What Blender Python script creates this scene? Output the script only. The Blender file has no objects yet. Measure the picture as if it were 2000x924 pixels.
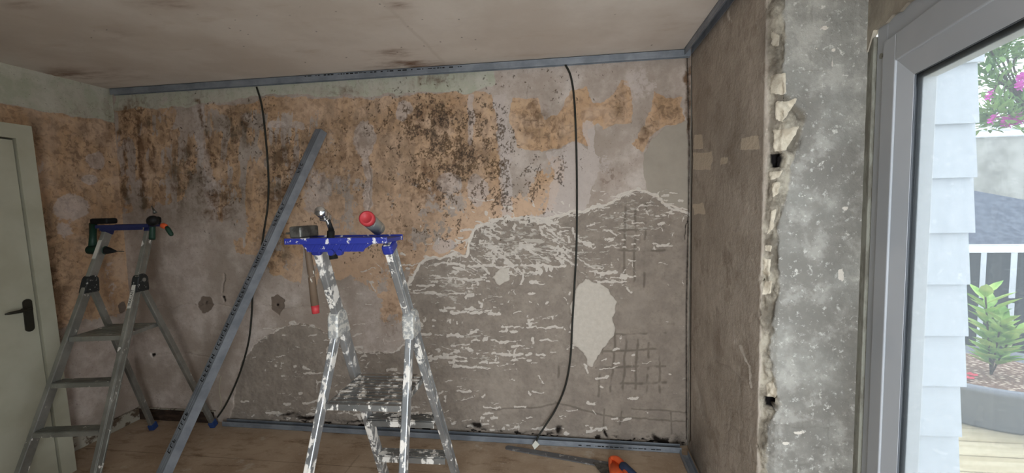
import bpy, bmesh, math, random
import numpy as np
from mathutils import Vector, Matrix
random.seed(7)
S = bpy.context.scene
COL = S.collection

# ------------------------------------------------------------------ camera, world, light, exposure
CAM = np.array([-0.721, -2.801, 1.585]); YAW, PIT, ROL = -0.141, -0.071, -0.021; FPX = 839.306
def _rot():
    cy, sy = math.cos(YAW), math.sin(YAW)
    f = np.array([sy*math.cos(PIT), cy*math.cos(PIT), math.sin(PIT)]); r = np.array([cy, -sy, 0.0]); u = np.cross(r, f)
    return r*math.cos(ROL)+u*math.sin(ROL), -r*math.sin(ROL)+u*math.cos(ROL), f
CR, CU, CF = _rot()
cd = bpy.data.cameras.new('camera'); cam = bpy.data.objects.new('camera', cd); COL.objects.link(cam)
cd.sensor_width = 36.0; cd.lens = 36.0*FPX/2000.0; cd.clip_start = 0.02; cd.clip_end = 200
cam.matrix_world = Matrix(((CR[0], CU[0], -CF[0], CAM[0]), (CR[1], CU[1], -CF[1], CAM[1]), (CR[2], CU[2], -CF[2], CAM[2]), (0, 0, 0, 1)))
S.camera = cam
def hit(px, py, ax, v):                       # where the sight line of a photo pixel meets the plane axis = v
    d = CR*(px-1000)/FPX-CU*(py-462)/FPX+CF; t = (v-CAM[ax])/d[ax]; return Vector(CAM+d*t)
def project(P):                               # photo pixel of points (n,3)
    d = P-CAM; z = d@CF; return 1000+FPX*(d@CR)/z, 462-FPX*(d@CU)/z

SKY = 5.2
world = bpy.data.worlds.new('overcast_sky'); S.world = world; world.use_nodes = True
bg = world.node_tree.nodes['Background']; bg.inputs[0].default_value = (0.90, 0.96, 1.0, 1); bg.inputs[1].default_value = SKY
S.view_settings.view_transform = 'Standard'; S.view_settings.look = 'None'; S.view_settings.exposure = 1.72; S.view_settings.gamma = 1.0
S.view_settings.use_curve_mapping = False

# window plane frame: origin, direction along the window towards the camera, normal into the room
WA = math.radians(12); WP = Vector((.33, -1.07, 0)); WD = Vector((-math.sin(WA), -math.cos(WA), 0)); WN = Vector((-math.cos(WA), math.sin(WA), 0))
H = 2.5; XL = -4.078; YB = -3.28
def wp(s, n, z): return WP+WD*s+WN*n+Vector((0, 0, z))
def portal(name, c, d, w, h):
    l = bpy.data.lights.new(name, 'AREA'); l.shape = 'RECTANGLE'; l.size = w; l.size_y = h; l.cycles.is_portal = True
    o = bpy.data.objects.new(name, l); COL.objects.link(o); o.location = c; o.rotation_euler = Vector(d).to_track_quat('-Z', 'Y').to_euler(); return o
portal('rear_door_sky_portal', (-.58, YB-.14, 1.1), (0, 1, 0), .72, 2.15)  # guides sky sampling through the added doorway behind the camera
portal('window_sky_portal', wp(1.15, -.12, 1.0), WN, 2.2, 2.3)

# ------------------------------------------------------------------ node helpers
class M:
    def __init__(s, name, rough=.8, metal=0.0, spec=.3):
        s.m = bpy.data.materials.new(name); s.m.use_nodes = True; s.t = s.m.node_tree; s.b = s.t.nodes['Principled BSDF']
        s.b.inputs['Roughness'].default_value = rough; s.b.inputs['Metallic'].default_value = metal; s.b.inputs['Specular IOR Level'].default_value = spec
        s.co = s.t.nodes.new('ShaderNodeTexCoord').outputs['Object']
    def n(s, t): return s.t.nodes.new('ShaderNode'+t)
    def L(s, a, b): s.t.links.new(a, b)
    def put(s, inp, v):
        if isinstance(v, (int, float)): inp.default_value = v
        elif isinstance(v, tuple): inp.default_value = v if len(v) == 4 or inp.type == 'VECTOR' else (*v, 1)
        else: s.L(v, inp)
    def noise(s, sc, det=4, ro=.55, st=(1, 1, 1), off=(0, 0, 0), dist=0):
        mp = s.n('Mapping'); s.L(s.co, mp.inputs[0]); mp.inputs['Scale'].default_value = st; mp.inputs['Location'].default_value = off
        x = s.n('TexNoise'); s.L(mp.outputs[0], x.inputs['Vector']); x.inputs['Scale'].default_value = sc; x.inputs['Detail'].default_value = det
        x.inputs['Roughness'].default_value = ro; x.inputs['Distortion'].default_value = dist; return x.outputs['Fac']
    def vor(s, sc, st=(1, 1, 1), feat='F1'):
        mp = s.n('Mapping'); s.L(s.co, mp.inputs[0]); mp.inputs['Scale'].default_value = st
        x = s.n('TexVoronoi'); x.feature = feat; s.L(mp.outputs[0], x.inputs['Vector']); x.inputs['Scale'].default_value = sc; return x.outputs['Distance']
    def at(s, name):
        x = s.n('Attribute'); x.attribute_name = name; return x.outputs['Fac']
    def ma(s, op, a, b=0.0, c=None):
        x = s.n('Math'); x.operation = op; s.put(x.inputs[0], a); s.put(x.inputs[1], b)
        if c is not None: s.put(x.inputs[2], c)
        return x.outputs[0]
    def step(s, v, lo, hi, a=0.0, b=1.0):
        x = s.n('MapRange'); x.interpolation_type = 'SMOOTHSTEP'; s.put(x.inputs['Value'], v)
        s.put(x.inputs['From Min'], lo); s.put(x.inputs['From Max'], hi); x.inputs['To Min'].default_value = a; x.inputs['To Max'].default_value = b; return x.outputs[0]
    def mix(s, f, a, b, mode='MIX'):
        x = s.n('Mix'); x.data_type = 'RGBA'; x.blend_type = mode; s.put(x.inputs[0], f); s.put(x.inputs[6], a); s.put(x.inputs[7], b); return x.outputs[2]
    def col(s, v): s.put(s.b.inputs['Base Color'], v); return s
    def bump(s, h, st=.4, d=.01):
        x = s.n('Bump'); x.inputs['Strength'].default_value = st; x.inputs['Distance'].default_value = d; s.L(h, x.inputs['Height']); s.L(x.outputs[0], s.b.inputs['Normal']); return s
def srgb(r, g, b):
    f = lambda c: c/12.92 if c <= .04045 else ((c+.055)/1.055)**2.4
    return (f(r/255), f(g/255), f(b/255))

# ------------------------------------------------------------------ mesh helpers
def put(name, bm, mat, parent=None, smooth=False):
    me = bpy.data.meshes.new(name); bmesh.ops.recalc_face_normals(bm, faces=bm.faces[:]); bm.to_mesh(me); bm.free()
    if smooth:
        for p in me.polygons: p.use_smooth = True
    me.materials.append(mat.m if isinstance(mat, M) else mat)
    o = bpy.data.objects.new(name, me); COL.objects.link(o)
    if parent: o.parent = parent
    return o
def tag(o, label, cat, group=None):
    o['label'] = label; o['category'] = cat
    if group: o['group'] = group
    return o
def struct(o, label=None):
    o['kind'] = 'structure'
    if label: o['label'] = label; o['category'] = o.name.split('_')[0]
    return o
def empty(name, loc=(0, 0, 0), rz=0.0):
    o = bpy.data.objects.new(name, None); o.empty_display_size = .1; COL.objects.link(o); o.location = loc; o.rotation_euler = (0, 0, rz); return o
def box(bm, c, s, mat=None, bev=0.0):
    r = bmesh.ops.create_cube(bm, size=1.0); vs = r['verts']
    for v in vs: v.co = Vector((v.co.x*s[0], v.co.y*s[1], v.co.z*s[2]))
    if bev > 0:
        es = list({e for v in vs for e in v.link_edges}); rr = bmesh.ops.bevel(bm, geom=es, offset=bev, segments=2, profile=.5, affect='EDGES')
        vs = list({v for f in rr['faces'] for v in f.verts}|{v for v in vs if v.is_valid})
    for v in vs: v.co = (mat@v.co if mat else v.co)+Vector(c)
    return vs
def frame_of(d, up=(0, 0, 1)):
    z = Vector(d).normalized(); u = Vector(up)
    if abs(z.dot(u.normalized())) > .98: u = Vector((0, 1, 0))
    x = u.cross(z).normalized(); y = z.cross(x); return Matrix((x, y, z)).transposed()
def beam(bm, a, b, w, d, side=(0, 1, 0), bev=.002):   # box beam; w is measured along `side`, d across it
    a, b = Vector(a), Vector(b); z = (b-a).normalized(); x = Vector(side); x = (x-z*x.dot(z)).normalized(); y = z.cross(x)
    return box(bm, (a+b)/2, (w, d, (b-a).length), Matrix((x, y, z)).transposed(), bev)
def tube(bm, pts, rad, n=12, cap=True):
    pts = [Vector(p) for p in pts]; rs = rad if isinstance(rad, (list, tuple)) else [rad]*len(pts); rings = []
    x = None
    for i, p in enumerate(pts):
        d = (pts[min(i+1, len(pts)-1)]-pts[max(i-1, 0)]).normalized()
        if x is None: x = frame_of(d).col[0].copy()
        x = (x-d*x.dot(d)).normalized(); y = d.cross(x)
        rings.append([bm.verts.new(p+(x*math.cos(2*math.pi*k/n)+y*math.sin(2*math.pi*k/n))*rs[i]) for k in range(n)])
    for a, b in zip(rings, rings[1:]):
        for k in range(n): bm.faces.new((a[k], a[(k+1) % n], b[(k+1) % n], b[k]))
    if cap: bm.faces.new(rings[0][::-1]); bm.faces.new(rings[-1])
def lathe(bm, a, b, prof, n=24):              # prof: (fraction along a->b, radius)
    a, b = Vector(a), Vector(b); m = frame_of(b-a); rings = []
    for t, r in prof: rings.append([bm.verts.new(a+(b-a)*t+m.col[0]*math.cos(2*math.pi*k/n)*r+m.col[1]*math.sin(2*math.pi*k/n)*r) for k in range(n)])
    for p, q in zip(rings, rings[1:]):
        for k in range(n): bm.faces.new((p[k], p[(k+1) % n], q[(k+1) % n], q[k]))
    bm.faces.new(rings[0][::-1]); bm.faces.new(rings[-1])
def prism(bm, pts, th):                       # closed polygon (3D points) extruded by vector th
    th = Vector(th); a = [bm.verts.new(Vector(p)) for p in pts]; b = [bm.verts.new(Vector(p)+th) for p in pts]; n = len(pts)
    bm.faces.new(a[::-1]); bm.faces.new(b)
    for i in range(n): bm.faces.new((a[i], a[(i+1) % n], b[(i+1) % n], b[i]))
def hull(bm, pts):
    vs = [bm.verts.new(Vector(p)) for p in pts]; r = bmesh.ops.convex_hull(bm, input=vs)
    bmesh.ops.delete(bm, geom=list({g for g in r['geom_interior']+r['geom_unused'] if isinstance(g, bmesh.types.BMVert)}), context='VERTS')
def smooth_path(pts, n=8):
    pts = [Vector(p) for p in pts]; out = []; P = [pts[0]]+pts+[pts[-1]]
    for i in range(1, len(P)-2):
        a, b, c, d = P[i-1:i+3]
        for k in range(n):
            t = k/n; out.append(.5*((2*b)+(c-a)*t+(2*a-5*b+4*c-d)*t*t+(3*b-a-3*c+d)*t**3))
    out.append(pts[-1]); return out
def text_mesh(bm, body, M4, size, thick=.0004, bold=0.0):       # real letters, laid with matrix M4
    cu = bpy.data.curves.new('t', 'FONT'); cu.body = body; cu.size = size; cu.extrude = thick; cu.align_x = 'CENTER'; cu.align_y = 'CENTER'; cu.resolution_u = 2; cu.offset = bold
    o = bpy.data.objects.new('t', cu); COL.objects.link(o); dg = bpy.context.evaluated_depsgraph_get(); me = bpy.data.meshes.new_from_object(o.evaluated_get(dg))
    me.transform(M4); bm.from_mesh(me); bpy.data.objects.remove(o); bpy.data.meshes.remove(me); bpy.data.curves.remove(cu)

# numpy noise
def _h(ix, iy, s):
    n = (ix*374761393+iy*668265263+s*974634777) & 0xffffffff; n = ((n ^ (n >> 13))*1274126177) & 0xffffffff; return ((n ^ (n >> 16)) & 0xffff)/65535.0
def vn(x, y, s=0):
    ix = np.floor(x).astype(np.int64); iy = np.floor(y).astype(np.int64); fx = x-ix; fy = y-iy; fx = fx*fx*(3-2*fx); fy = fy*fy*(3-2*fy)
    return (_h(ix, iy, s)*(1-fx)+_h(ix+1, iy, s)*fx)*(1-fy)+(_h(ix, iy+1, s)*(1-fx)+_h(ix+1, iy+1, s)*fx)*fy
def fbm(x, y, s=0, o=4):
    r = 0; a = .5; t = 0
    for k in range(o): r = r+a*vn(x*2**k, y*2**k, s+k*17); t += a; a *= .55
    return r/t
def sstep(v, lo, hi): t = np.clip((v-lo)/(hi-lo), 0, 1); return t*t*(3-2*t)
class Px:                                     # marks laid out on a wall where the photo shows them
    def __init__(s, P, jit=9, seed=0):
        s.x0, s.y0 = project(P); s.x = s.x0+(fbm(s.x0/26, s.y0/26, seed, 4)-.5)*2*jit; s.y = s.y0+(fbm(s.x0/26+91, s.y0/26, seed+5, 4)-.5)*2*jit
    def poly(s, pts, soft=4.0):
        pts = np.array(pts, float); ins = np.zeros(s.x.shape, bool); d = np.full(s.x.shape, 1e9); n = len(pts)
        for i in range(n):
            (x1, y1), (x2, y2) = pts[i], pts[(i+1) % n]
            if y1 != y2: c = ((y1 > s.y) != (y2 > s.y)) & (s.x < (x2-x1)*(s.y-y1)/(y2-y1)+x1); ins ^= c
            d = np.minimum(d, s._seg(x1, y1, x2, y2, s.x, s.y))
        return sstep(np.where(ins, d, -d), -soft, soft)
    def _seg(s, x1, y1, x2, y2, X, Y):
        dx, dy = x2-x1, y2-y1; t = np.clip(((X-x1)*dx+(Y-y1)*dy)/(dx*dx+dy*dy+1e-9), 0, 1); return np.hypot(X-x1-t*dx, Y-y1-t*dy)
    def line(s, pts, w, soft=1.5, jit=True):
        X, Y = (s.x, s.y) if jit else (s.x0, s.y0); d = np.full(s.x.shape, 1e9)
        for a, b in zip(pts, pts[1:]): d = np.minimum(d, s._seg(*a, *b, X, Y))
        return 1-sstep(d, max(w-soft, 0), w+soft)
    def blob(s, cx, cy, rx, ry, p=1.0, jit=True):
        X, Y = (s.x, s.y) if jit else (s.x0, s.y0); return np.exp(-(((X-cx)/rx)**2+((Y-cy)/ry)**2)**p)
class Canvas:                                 # small scraped or mouldy marks, collected in one raster and read back per wall point
    def __init__(s, w=1420, h=960): s.a = np.zeros((h, w), np.float32); s.w, s.h = w, h
    def stroke(s, x1, y1, x2, y2, w, v=1.0, soft=1.0):
        X0, X1 = int(max(0, min(x1, x2)-w-3)), int(min(s.w, max(x1, x2)+w+4)); Y0, Y1 = int(max(0, min(y1, y2)-w-3)), int(min(s.h, max(y1, y2)+w+4))
        if X1 <= X0 or Y1 <= Y0: return
        Y, X = np.mgrid[Y0:Y1, X0:X1]; dx, dy = x2-x1, y2-y1; t = np.clip(((X-x1)*dx+(Y-y1)*dy)/(dx*dx+dy*dy+1e-6), 0, 1); d = np.hypot(X-x1-t*dx, Y-y1-t*dy)
        s.a[Y0:Y1, X0:X1] = np.maximum(s.a[Y0:Y1, X0:X1], v*(1-np.clip((d-w+soft)/(2*soft), 0, 1)))
    def read(s, x, y):
        x = np.clip(x, 0, s.w-2); y = np.clip(y, 0, s.h-2); ix = x.astype(int); iy = y.astype(int); fx = x-ix; fy = y-iy; A = s.a
        return (A[iy, ix]*(1-fx)+A[iy, ix+1]*fx)*(1-fy)+(A[iy+1, ix]*(1-fx)+A[iy+1, ix+1]*fx)*fy
def g2(x, y, *bl): return max([a*math.exp(-((x-cx)/rx)**2-((y-cy)/ry)**2) for cx, cy, rx, ry, a in bl])
def mx(*a):
    r = a[0]
    for b in a[1:]: r = np.maximum(r, b)
    return r
def grid(name, nu, nv, fn, mat, attrs, disp=None, smooth=False):
    """sheet of nu x nv points; fn(u,v in metres-fraction arrays) gives positions; attrs(P) gives float masks; disp(P, A) gives offsets"""
    u, v = np.meshgrid(np.linspace(0, 1, nu), np.linspace(0, 1, nv)); P = fn(u.ravel(), v.ravel()); A = attrs(P) if attrs else {}
    Q = P+disp(P, A) if disp else P
    me = bpy.data.meshes.new(name); idx = np.arange(nu*nv).reshape(nv, nu); a = idx[:-1, :-1].ravel(); b = idx[:-1, 1:].ravel(); c = idx[1:, 1:].ravel(); d = idx[1:, :-1].ravel()
    F = np.stack([a, b, c, d], 1); nf = len(F); me.vertices.add(nu*nv); me.vertices.foreach_set('co', Q.astype(np.float32).ravel())
    me.loops.add(nf*4); me.loops.foreach_set('vertex_index', F.ravel().astype(np.int32)); me.polygons.add(nf)
    me.polygons.foreach_set('loop_start', (np.arange(nf)*4).astype(np.int32)); me.polygons.foreach_set('loop_total', np.full(nf, 4, np.int32)); me.update(calc_edges=True)
    for k, w in A.items():
        t = me.attributes.new(k, 'FLOAT', 'POINT'); t.data.foreach_set('value', np.clip(w, 0, 2).astype(np.float32))
    me.materials.append(mat.m)
    if smooth: me.polygons.foreach_set('use_smooth', np.ones(nf, bool))
    o = bpy.data.objects.new(name, me); COL.objects.link(o); return o

# ------------------------------------------------------------------ materials of the shell
def wall_material():
    m = M('stripped_plaster', .92, 0, .15)
    n1 = m.noise(2.2, 6, .62); n2 = m.noise(9, 6, .65, off=(3, 1, 2)); n3 = m.noise(38, 5, .7, off=(7, 3, 1)); nv = m.noise(7, 5, .65, st=(2.6, 2.6, .5), off=(1, 9, 4))
    sp = m.noise(44, 5, .68, off=(5, 5, 5), st=(1, 1, .8), dist=.4); sp2 = m.noise(28, 4, .6, off=(2, 8, 5), dist=.6)
    base = m.mix(m.step(n2, .35, .68), srgb(176, 161, 150), srgb(205, 193, 184)); base = m.mix(m.step(n1, .42, .62), base, srgb(164, 150, 138)); base = m.mix(m.step(n3, .58, .72, 0, .5), base, srgb(140, 126, 113))
    # ochre paint and paper
    pe = m.ma('ADD', m.at('paper'), m.ma('MULTIPLY', m.ma('SUBTRACT', m.ma('ADD', m.ma('ADD', n2, m.ma('MULTIPLY', nv, .9)), m.ma('MULTIPLY', n3, .7)), 1.3), 1.15)); pf = m.step(pe, .44, .54)
    och = m.mix(m.step(n1, .38, .62), srgb(200, 168, 136), srgb(188, 152, 118)); och = m.mix(m.step(nv, .46, .66, 0, .55), och, srgb(172, 146, 124)); och = m.mix(m.step(sp2, .46, .62, 0, .55), och, srgb(138, 112, 92)); och = m.mix(m.step(m.noise(5, 5, .6, off=(7, 7, 1)), .45, .62, 0, .45), och, srgb(208, 182, 160)); och = m.mix(m.ma('MULTIPLY', m.at('peach'), .75), och, srgb(205, 174, 148))
    c = m.mix(pf, base, och)
    gr = m.mix(m.step(n2, .35, .65), srgb(176, 177, 158), srgb(200, 197, 184)); c = m.mix(m.step(m.ma('ADD', m.at('green'), m.ma('MULTIPLY', m.ma('SUBTRACT', n2, .5), .8)), .4, .6), c, gr)
    wf = m.step(m.ma('ADD', m.at('white'), m.ma('MULTIPLY', m.ma('SUBTRACT', m.ma('ADD', n2, n3), 1.0), .8)), .42, .58); c = m.mix(m.ma('MULTIPLY', wf, .68), c, m.mix(n3, srgb(212, 200, 194), srgb(186, 173, 166)))
    # soft brown damp stains
    st = m.ma('MULTIPLY', m.at('stain'), m.step(m.ma('ADD', m.ma('MULTIPLY', nv, .35), m.ma('MULTIPLY', n2, .75)), .42, .66)); c = m.mix(m.ma('MINIMUM', m.ma('MULTIPLY', st, 1.05), .95), c, m.mix(m.step(n1, .4, .6), srgb(118, 90, 66), srgb(98, 86, 70)))
    st2 = m.ma('MULTIPLY', m.at('stain'), m.step(sp2, .5, .62)); c = m.mix(m.ma('MULTIPLY', st2, .6), c, srgb(92, 70, 54))
    # black and brown mould speckles
    dn = m.at('mould'); th = m.ma('MULTIPLY_ADD', dn, -.13, .69); th = m.ma('ADD', th, m.ma('MULTIPLY', m.ma('SUBTRACT', sp2, .5), -.32)); mo = m.ma('MULTIPLY', m.step(sp, th, m.ma('ADD', th, .035)), m.step(dn, .05, .3)); c = m.mix(m.ma('MULTIPLY', mo, .85), c, m.mix(m.step(n2, .4, .6), srgb(78, 62, 44), srgb(60, 52, 46)))
    tiny = m.step(m.noise(95, 2, .5, off=(9, 2, 2)), .68, .73); c = m.mix(m.ma('MULTIPLY', tiny, .5), c, srgb(95, 80, 66))
    # scraped cement with white leftovers
    cem = m.mix(m.step(n2, .35, .68), srgb(138, 127, 117), srgb(157, 145, 133)); cem = m.mix(m.step(n3, .45, .75, 0, .5), cem, srgb(116, 107, 97)); cem = m.mix(m.step(n1, .5, .68, 0, .5), cem, srgb(166, 154, 142))
    sm = m.noise(17, 6, .72, st=(.55, 1, 2.2), off=(4, 4, 8), dist=.5); sm2 = m.noise(55, 4, .6, st=(.7, 1, 1.5), off=(6, 1, 8))
    smv = m.ma('ADD', m.ma('MULTIPLY_ADD', m.at('smear'), .30, sm), m.ma('MULTIPLY', m.ma('SUBTRACT', sm2, .5), .35)); sf = m.ma('MULTIPLY', m.step(smv, .70, .75), m.step(m.at('smear'), .02, .12)); cem = m.mix(sf, cem, srgb(186, 177, 166))
    cf = m.step(m.ma('ADD', m.at('cement'), m.ma('MULTIPLY', m.ma('SUBTRACT', n3, .5), .5)), .44, .54); c = m.mix(cf, c, cem)
    pc = m.mix(n2, srgb(150, 141, 129), srgb(176, 166, 153)); c = m.mix(m.step(m.at('patch'), .4, .6), c, pc)
    c = m.mix(m.step(m.at('hatch'), .25, .9, 0, .5), c, srgb(74, 66, 57)); c = m.mix(m.step(m.ma('ADD', m.at('rim'), m.ma('MULTIPLY', m.ma('SUBTRACT', n3, .5), 1.1)), .48, .62), c, srgb(214, 204, 192))
    c = m.mix(m.ma('MULTIPLY', m.step(m.ma('ADD', m.at('flake'), m.ma('MULTIPLY', m.ma('SUBTRACT', sm2, .5), .9)), .42, .56), .9), c, m.mix(n3, srgb(222, 213, 203), srgb(196, 186, 175)))
    c = m.mix(m.ma('MULTIPLY', m.step(m.at('speck'), .25, .7), .8), c, m.mix(m.step(n2, .4, .6), srgb(84, 66, 46), srgb(62, 54, 48)))
    c = m.mix(m.step(m.at('bright'), .35, .7), c, m.mix(n3, srgb(214, 205, 193), srgb(182, 172, 160)))
    c = m.mix(m.step(m.at('plug'), .35, .65), c, m.mix(n3, srgb(110, 96, 86), srgb(134, 120, 108))); c = m.mix(m.step(m.ma('ADD', m.at('dark'), m.ma('MULTIPLY', m.ma('SUBTRACT', n3, .5), .5)), .3, .9), c, srgb(34, 28, 24))
    m.col(c); h = m.ma('ADD', m.ma('MULTIPLY', n3, .6), m.ma('ADD', m.ma('MULTIPLY', sm2, .4), m.ma('ADD', m.ma('MULTIPLY', sf, .8), m.ma('MULTIPLY', mo, -.3)))); m.bump(h, .5, .004); return m
WALL = wall_material()
KEYS = ('flake', 'speck', 'paper', 'peach', 'green', 'white', 'stain', 'mould', 'cement', 'smear', 'patch', 'hatch', 'rim', 'bright', 'plug', 'dark')

def back_attrs(P):
    q = Px(P, 9, 3); f = Px(P, 14, 11); A = {k: np.zeros(len(P)) for k in KEYS}
    paper = mx(q.poly([(225, 212), (330, 205), (345, 215), (335, 260), (325, 400), (300, 410), (225, 420)], 8),
               q.poly([(335, 255), (380, 240), (390, 300), (370, 390), (330, 400)], 8),
               q.poly([(400, 205), (505, 200), (520, 190), (700, 190), (790, 188), (850, 182), (915, 178), (962, 182), (965, 215), (975, 300), (985, 380), (1040, 400), (1030, 425), (960, 432), (915, 470), (905, 492), (850, 500), (812, 520), (770, 600), (690, 540), (600, 560), (540, 540), (500, 500), (460, 492), (430, 430), (395, 330)], 6),
               q.poly([(1000, 190), (1050, 190), (1062, 230), (1090, 225), (1110, 180), (1150, 172), (1158, 200), (1180, 205), (1178, 232), (1150, 250), (1155, 290), (1120, 278), (1060, 300), (1010, 290), (995, 240)], 3),
               q.poly([(1160, 215), (1195, 190), (1215, 160), (1232, 165), (1234, 240), (1200, 245), (1180, 255), (1165, 235)], 3),
               q.poly([(1272, 182), (1300, 190), (1332, 188), (1335, 240), (1300, 245), (1275, 265), (1255, 298), (1235, 280), (1262, 245)], 3),
               q.poly([(745, 560), (800, 560), (780, 650), (740, 640)], 8)*.8, q.poly([(985, 400), (1080, 300), (1110, 320), (1090, 410), (1030, 425)], 10)*.62)
    A['paper'] = paper*.92; A['peach'] = mx(sstep(q.y, 330, 400)*sstep(q.x, 560, 640), q.blob(620, 215, 50, 25), q.blob(760, 330, 110, 90)*.7)
    A['green'] = mx(q.poly([(225, 150), (500, 160), (700, 135), (960, 125), (965, 160), (930, 180), (700, 186), (520, 186), (400, 205), (225, 214)], 8)*.85)
    A['white'] = mx(q.blob(790, 215, 14, 22, 2), q.blob(712, 275, 22, 35, 2), q.line([(712, 290), (716, 340), (720, 420)], 7, 4)*.8, q.blob(880, 358, 26, 22, 2), q.blob(932, 370, 20, 34, 2), q.blob(868, 480, 22, 14, 2),
                    q.blob(540, 243, 20, 8, 2), q.blob(580, 246, 18, 8, 2), q.line([(922, 185), (922, 230), (917, 280)], 5, 3), q.line([(975, 190), (985, 300), (990, 420)], 12, 8)*.8, q.line([(388, 215), (395, 300), (420, 400)], 15, 12)*.7,
                    q.poly([(1068, 300), (1125, 275), (1160, 300), (1165, 350), (1140, 420), (1060, 425), (1080, 340)], 6)*.75, q.blob(620, 380, 35, 60, 2)*.65, q.blob(650, 350, 60, 20)*.5, q.blob(325, 210, 30, 60)*.5, q.line([(1150, 240), (1160, 330)], 10, 6)*.8, q.blob(1250, 160, 40, 60)*.6, q.blob(1180, 330, 30, 40)*.6)
    A['stain'] = mx(f.blob(360, 330, 24, 80, 2), f.blob(450, 250, 22, 50, 2), f.blob(435, 390, 40, 30, 2), f.blob(560, 320, 48, 70, 2)*1.1, f.blob(540, 480, 30, 50, 2)*.8, f.blob(830, 235, 50, 35, 2)*.9, f.blob(900, 320, 80, 50, 2)*.7, f.blob(830, 360, 30, 70, 2)*.8, f.blob(640, 320, 60, 90, 2)*.55, f.blob(1300, 210, 25, 28, 2)*.5, f.blob(780, 470, 40, 60, 2)*.6, f.blob(1345, 200, 9, 110, 2)*1.1, f.line([(240, 215), (246, 390)], 7, 8)*1.2, f.line([(272, 215), (276, 400)], 9, 9)*1.3, f.line([(300, 220), (300, 330)], 4, 7)*.9, f.blob(360, 350, 16, 60)*1.1, f.blob(395, 360, 14, 60), f.line([(385, 200), (400, 250), (420, 330)], 3, 6)*1.1, f.blob(435, 300, 16, 12)*1.2, f.blob(480, 240, 10, 30)*1.2, f.blob(545, 300, 25, 45)*1.2, f.blob(540, 370, 40, 50), f.blob(425, 420, 40, 14), f.blob(265, 270, 38, 95, 2)*.8, f.blob(262, 215, 60, 14)*.8, f.blob(355, 335, 26, 95, 2)*.9, f.blob(405, 290, 18, 70)*.8, f.blob(470, 250, 50, 50)*.8, f.blob(440, 380, 60, 60)*.7, f.blob(560, 320, 60, 90)*.9, f.blob(540, 470, 40, 60)*.6,
                    f.blob(820, 240, 90, 70)*.6, f.blob(880, 300, 110, 90)*.55, f.blob(1045, 230, 32, 40)*.95, f.blob(1085, 265, 25, 35)*.7, f.blob(1205, 210, 18, 35)*.6, f.blob(1265, 260, 14, 35)*.9, f.blob(1190, 345, 22, 25)*.8, f.blob(1320, 215, 8, 30)*.6, f.blob(850, 350, 40, 40)*.6, f.blob(820, 460, 40, 30)*.5,
                    f.blob(660, 180, 60, 16)*.6, f.blob(850, 155, 60, 18)*.8, f.blob(340, 300, 200, 170)*.5, f.blob(700, 300, 250, 160)*.5, f.blob(780, 520, 60, 60)*.4, f.blob(760, 620, 25, 40)*.7)
    A['mould'] = mx(f.blob(830, 225, 80, 45)*.95, f.blob(860, 280, 70, 60)*.85, f.blob(930, 240, 45, 50)*.8, f.blob(975, 310, 50, 90)*.85, f.blob(820, 330, 45, 70)*.7, f.blob(905, 310, 60, 60)*.85, f.blob(960, 380, 50, 45)*.85, f.blob(1040, 370, 40, 55)*.65, f.blob(1090, 340, 20, 25)*.6, f.blob(810, 400, 30, 90)*.6,
                    f.blob(870, 390, 25, 20)*.8, f.blob(700, 300, 90, 110)*.42, f.blob(640, 300, 60, 80)*.5, f.blob(560, 320, 60, 100)*.5, f.blob(500, 270, 70, 70)*.5, f.blob(430, 330, 80, 90)*.45, f.blob(1080, 170, 60, 45)*.4, f.blob(880, 430, 25, 45)*.6, f.blob(850, 470, 60, 30)*.5, f.blob(1175, 150, 40, 30)*.4, f.blob(800, 470, 40, 60)*.4,
                    f.blob(380, 280, 30, 60)*.5, f.blob(600, 470, 90, 70)*.35, f.blob(750, 480, 60, 50)*.4, f.blob(1000, 160, 90, 25)*.35, f.blob(1210, 180, 14, 20)*.5)
    cem = [(470, 720), (450, 820), (425, 860), (1400, 900), (1400, 435), (1328, 415), (1300, 400), (1280, 380), (1240, 370), (1210, 380), (1180, 400), (1150, 408), (1110, 420), (1060, 424), (1010, 425), (960, 430), (925, 447), (912, 470), (908, 496), (880, 502), (850, 500), (820, 515), (800, 545), (792, 600), (800, 660), (770, 690), (700, 690), (660, 660), (620, 640), (585, 632), (555, 635), (520, 655), (490, 680)]
    cm = q.poly(cem, 3); A['cement'] = cm
    R = random.Random(12); K = Canvas()
    for (ax, ay), (bx, by) in zip(cem[4:], cem[5:]):         # ragged plaster lip along the scraped edge, with hook-shaped scraper marks
        n = max(1, int(math.hypot(bx-ax, by-ay)/7)); val = 1.0 if ax > 790 else .72
        for k in range(n):
            t = (k+R.random())/n; x, y = ax+(bx-ax)*t, ay+(by-ay)*t
            if R.random() < .9: K.stroke(x-4, y+R.uniform(-3, 2), x+4, y+R.uniform(-3, 2), R.uniform(.6, 2.2), val*R.uniform(.7, 1))
            if ax > 900 and R.random() < .45:
                r_ = R.uniform(6, 14); a0 = R.uniform(2.6, 3.6); px_, py_ = x+r_*math.cos(a0), y+4+r_+r_*math.sin(a0)
                for m_ in range(5): a1_ = a0+(m_+1)*.35; qx, qy = x+r_*math.cos(a1_), y+4+r_+r_*math.sin(a1_); K.stroke(px_, py_, qx, qy, R.uniform(.5, 1.3), .8); px_, py_ = qx, qy
    ds = ((1030, 480, 160, 55, 1), (890, 545, 110, 50, .8), (880, 620, 90, 90, .5), (920, 690, 130, 40, .5), (1240, 420, 80, 60, .8), (1180, 530, 60, 45, .8), (1050, 640, 90, 70, .35), (1180, 680, 120, 70, .12), (700, 790, 220, 25, .5), (850, 780, 150, 40, .3), (640, 700, 120, 70, .30), (1030, 800, 200, 40, .12), (700, 815, 260, 14, .9), (1000, 838, 200, 10, .5), (1100, 450, 200, 30, .6))
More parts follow.
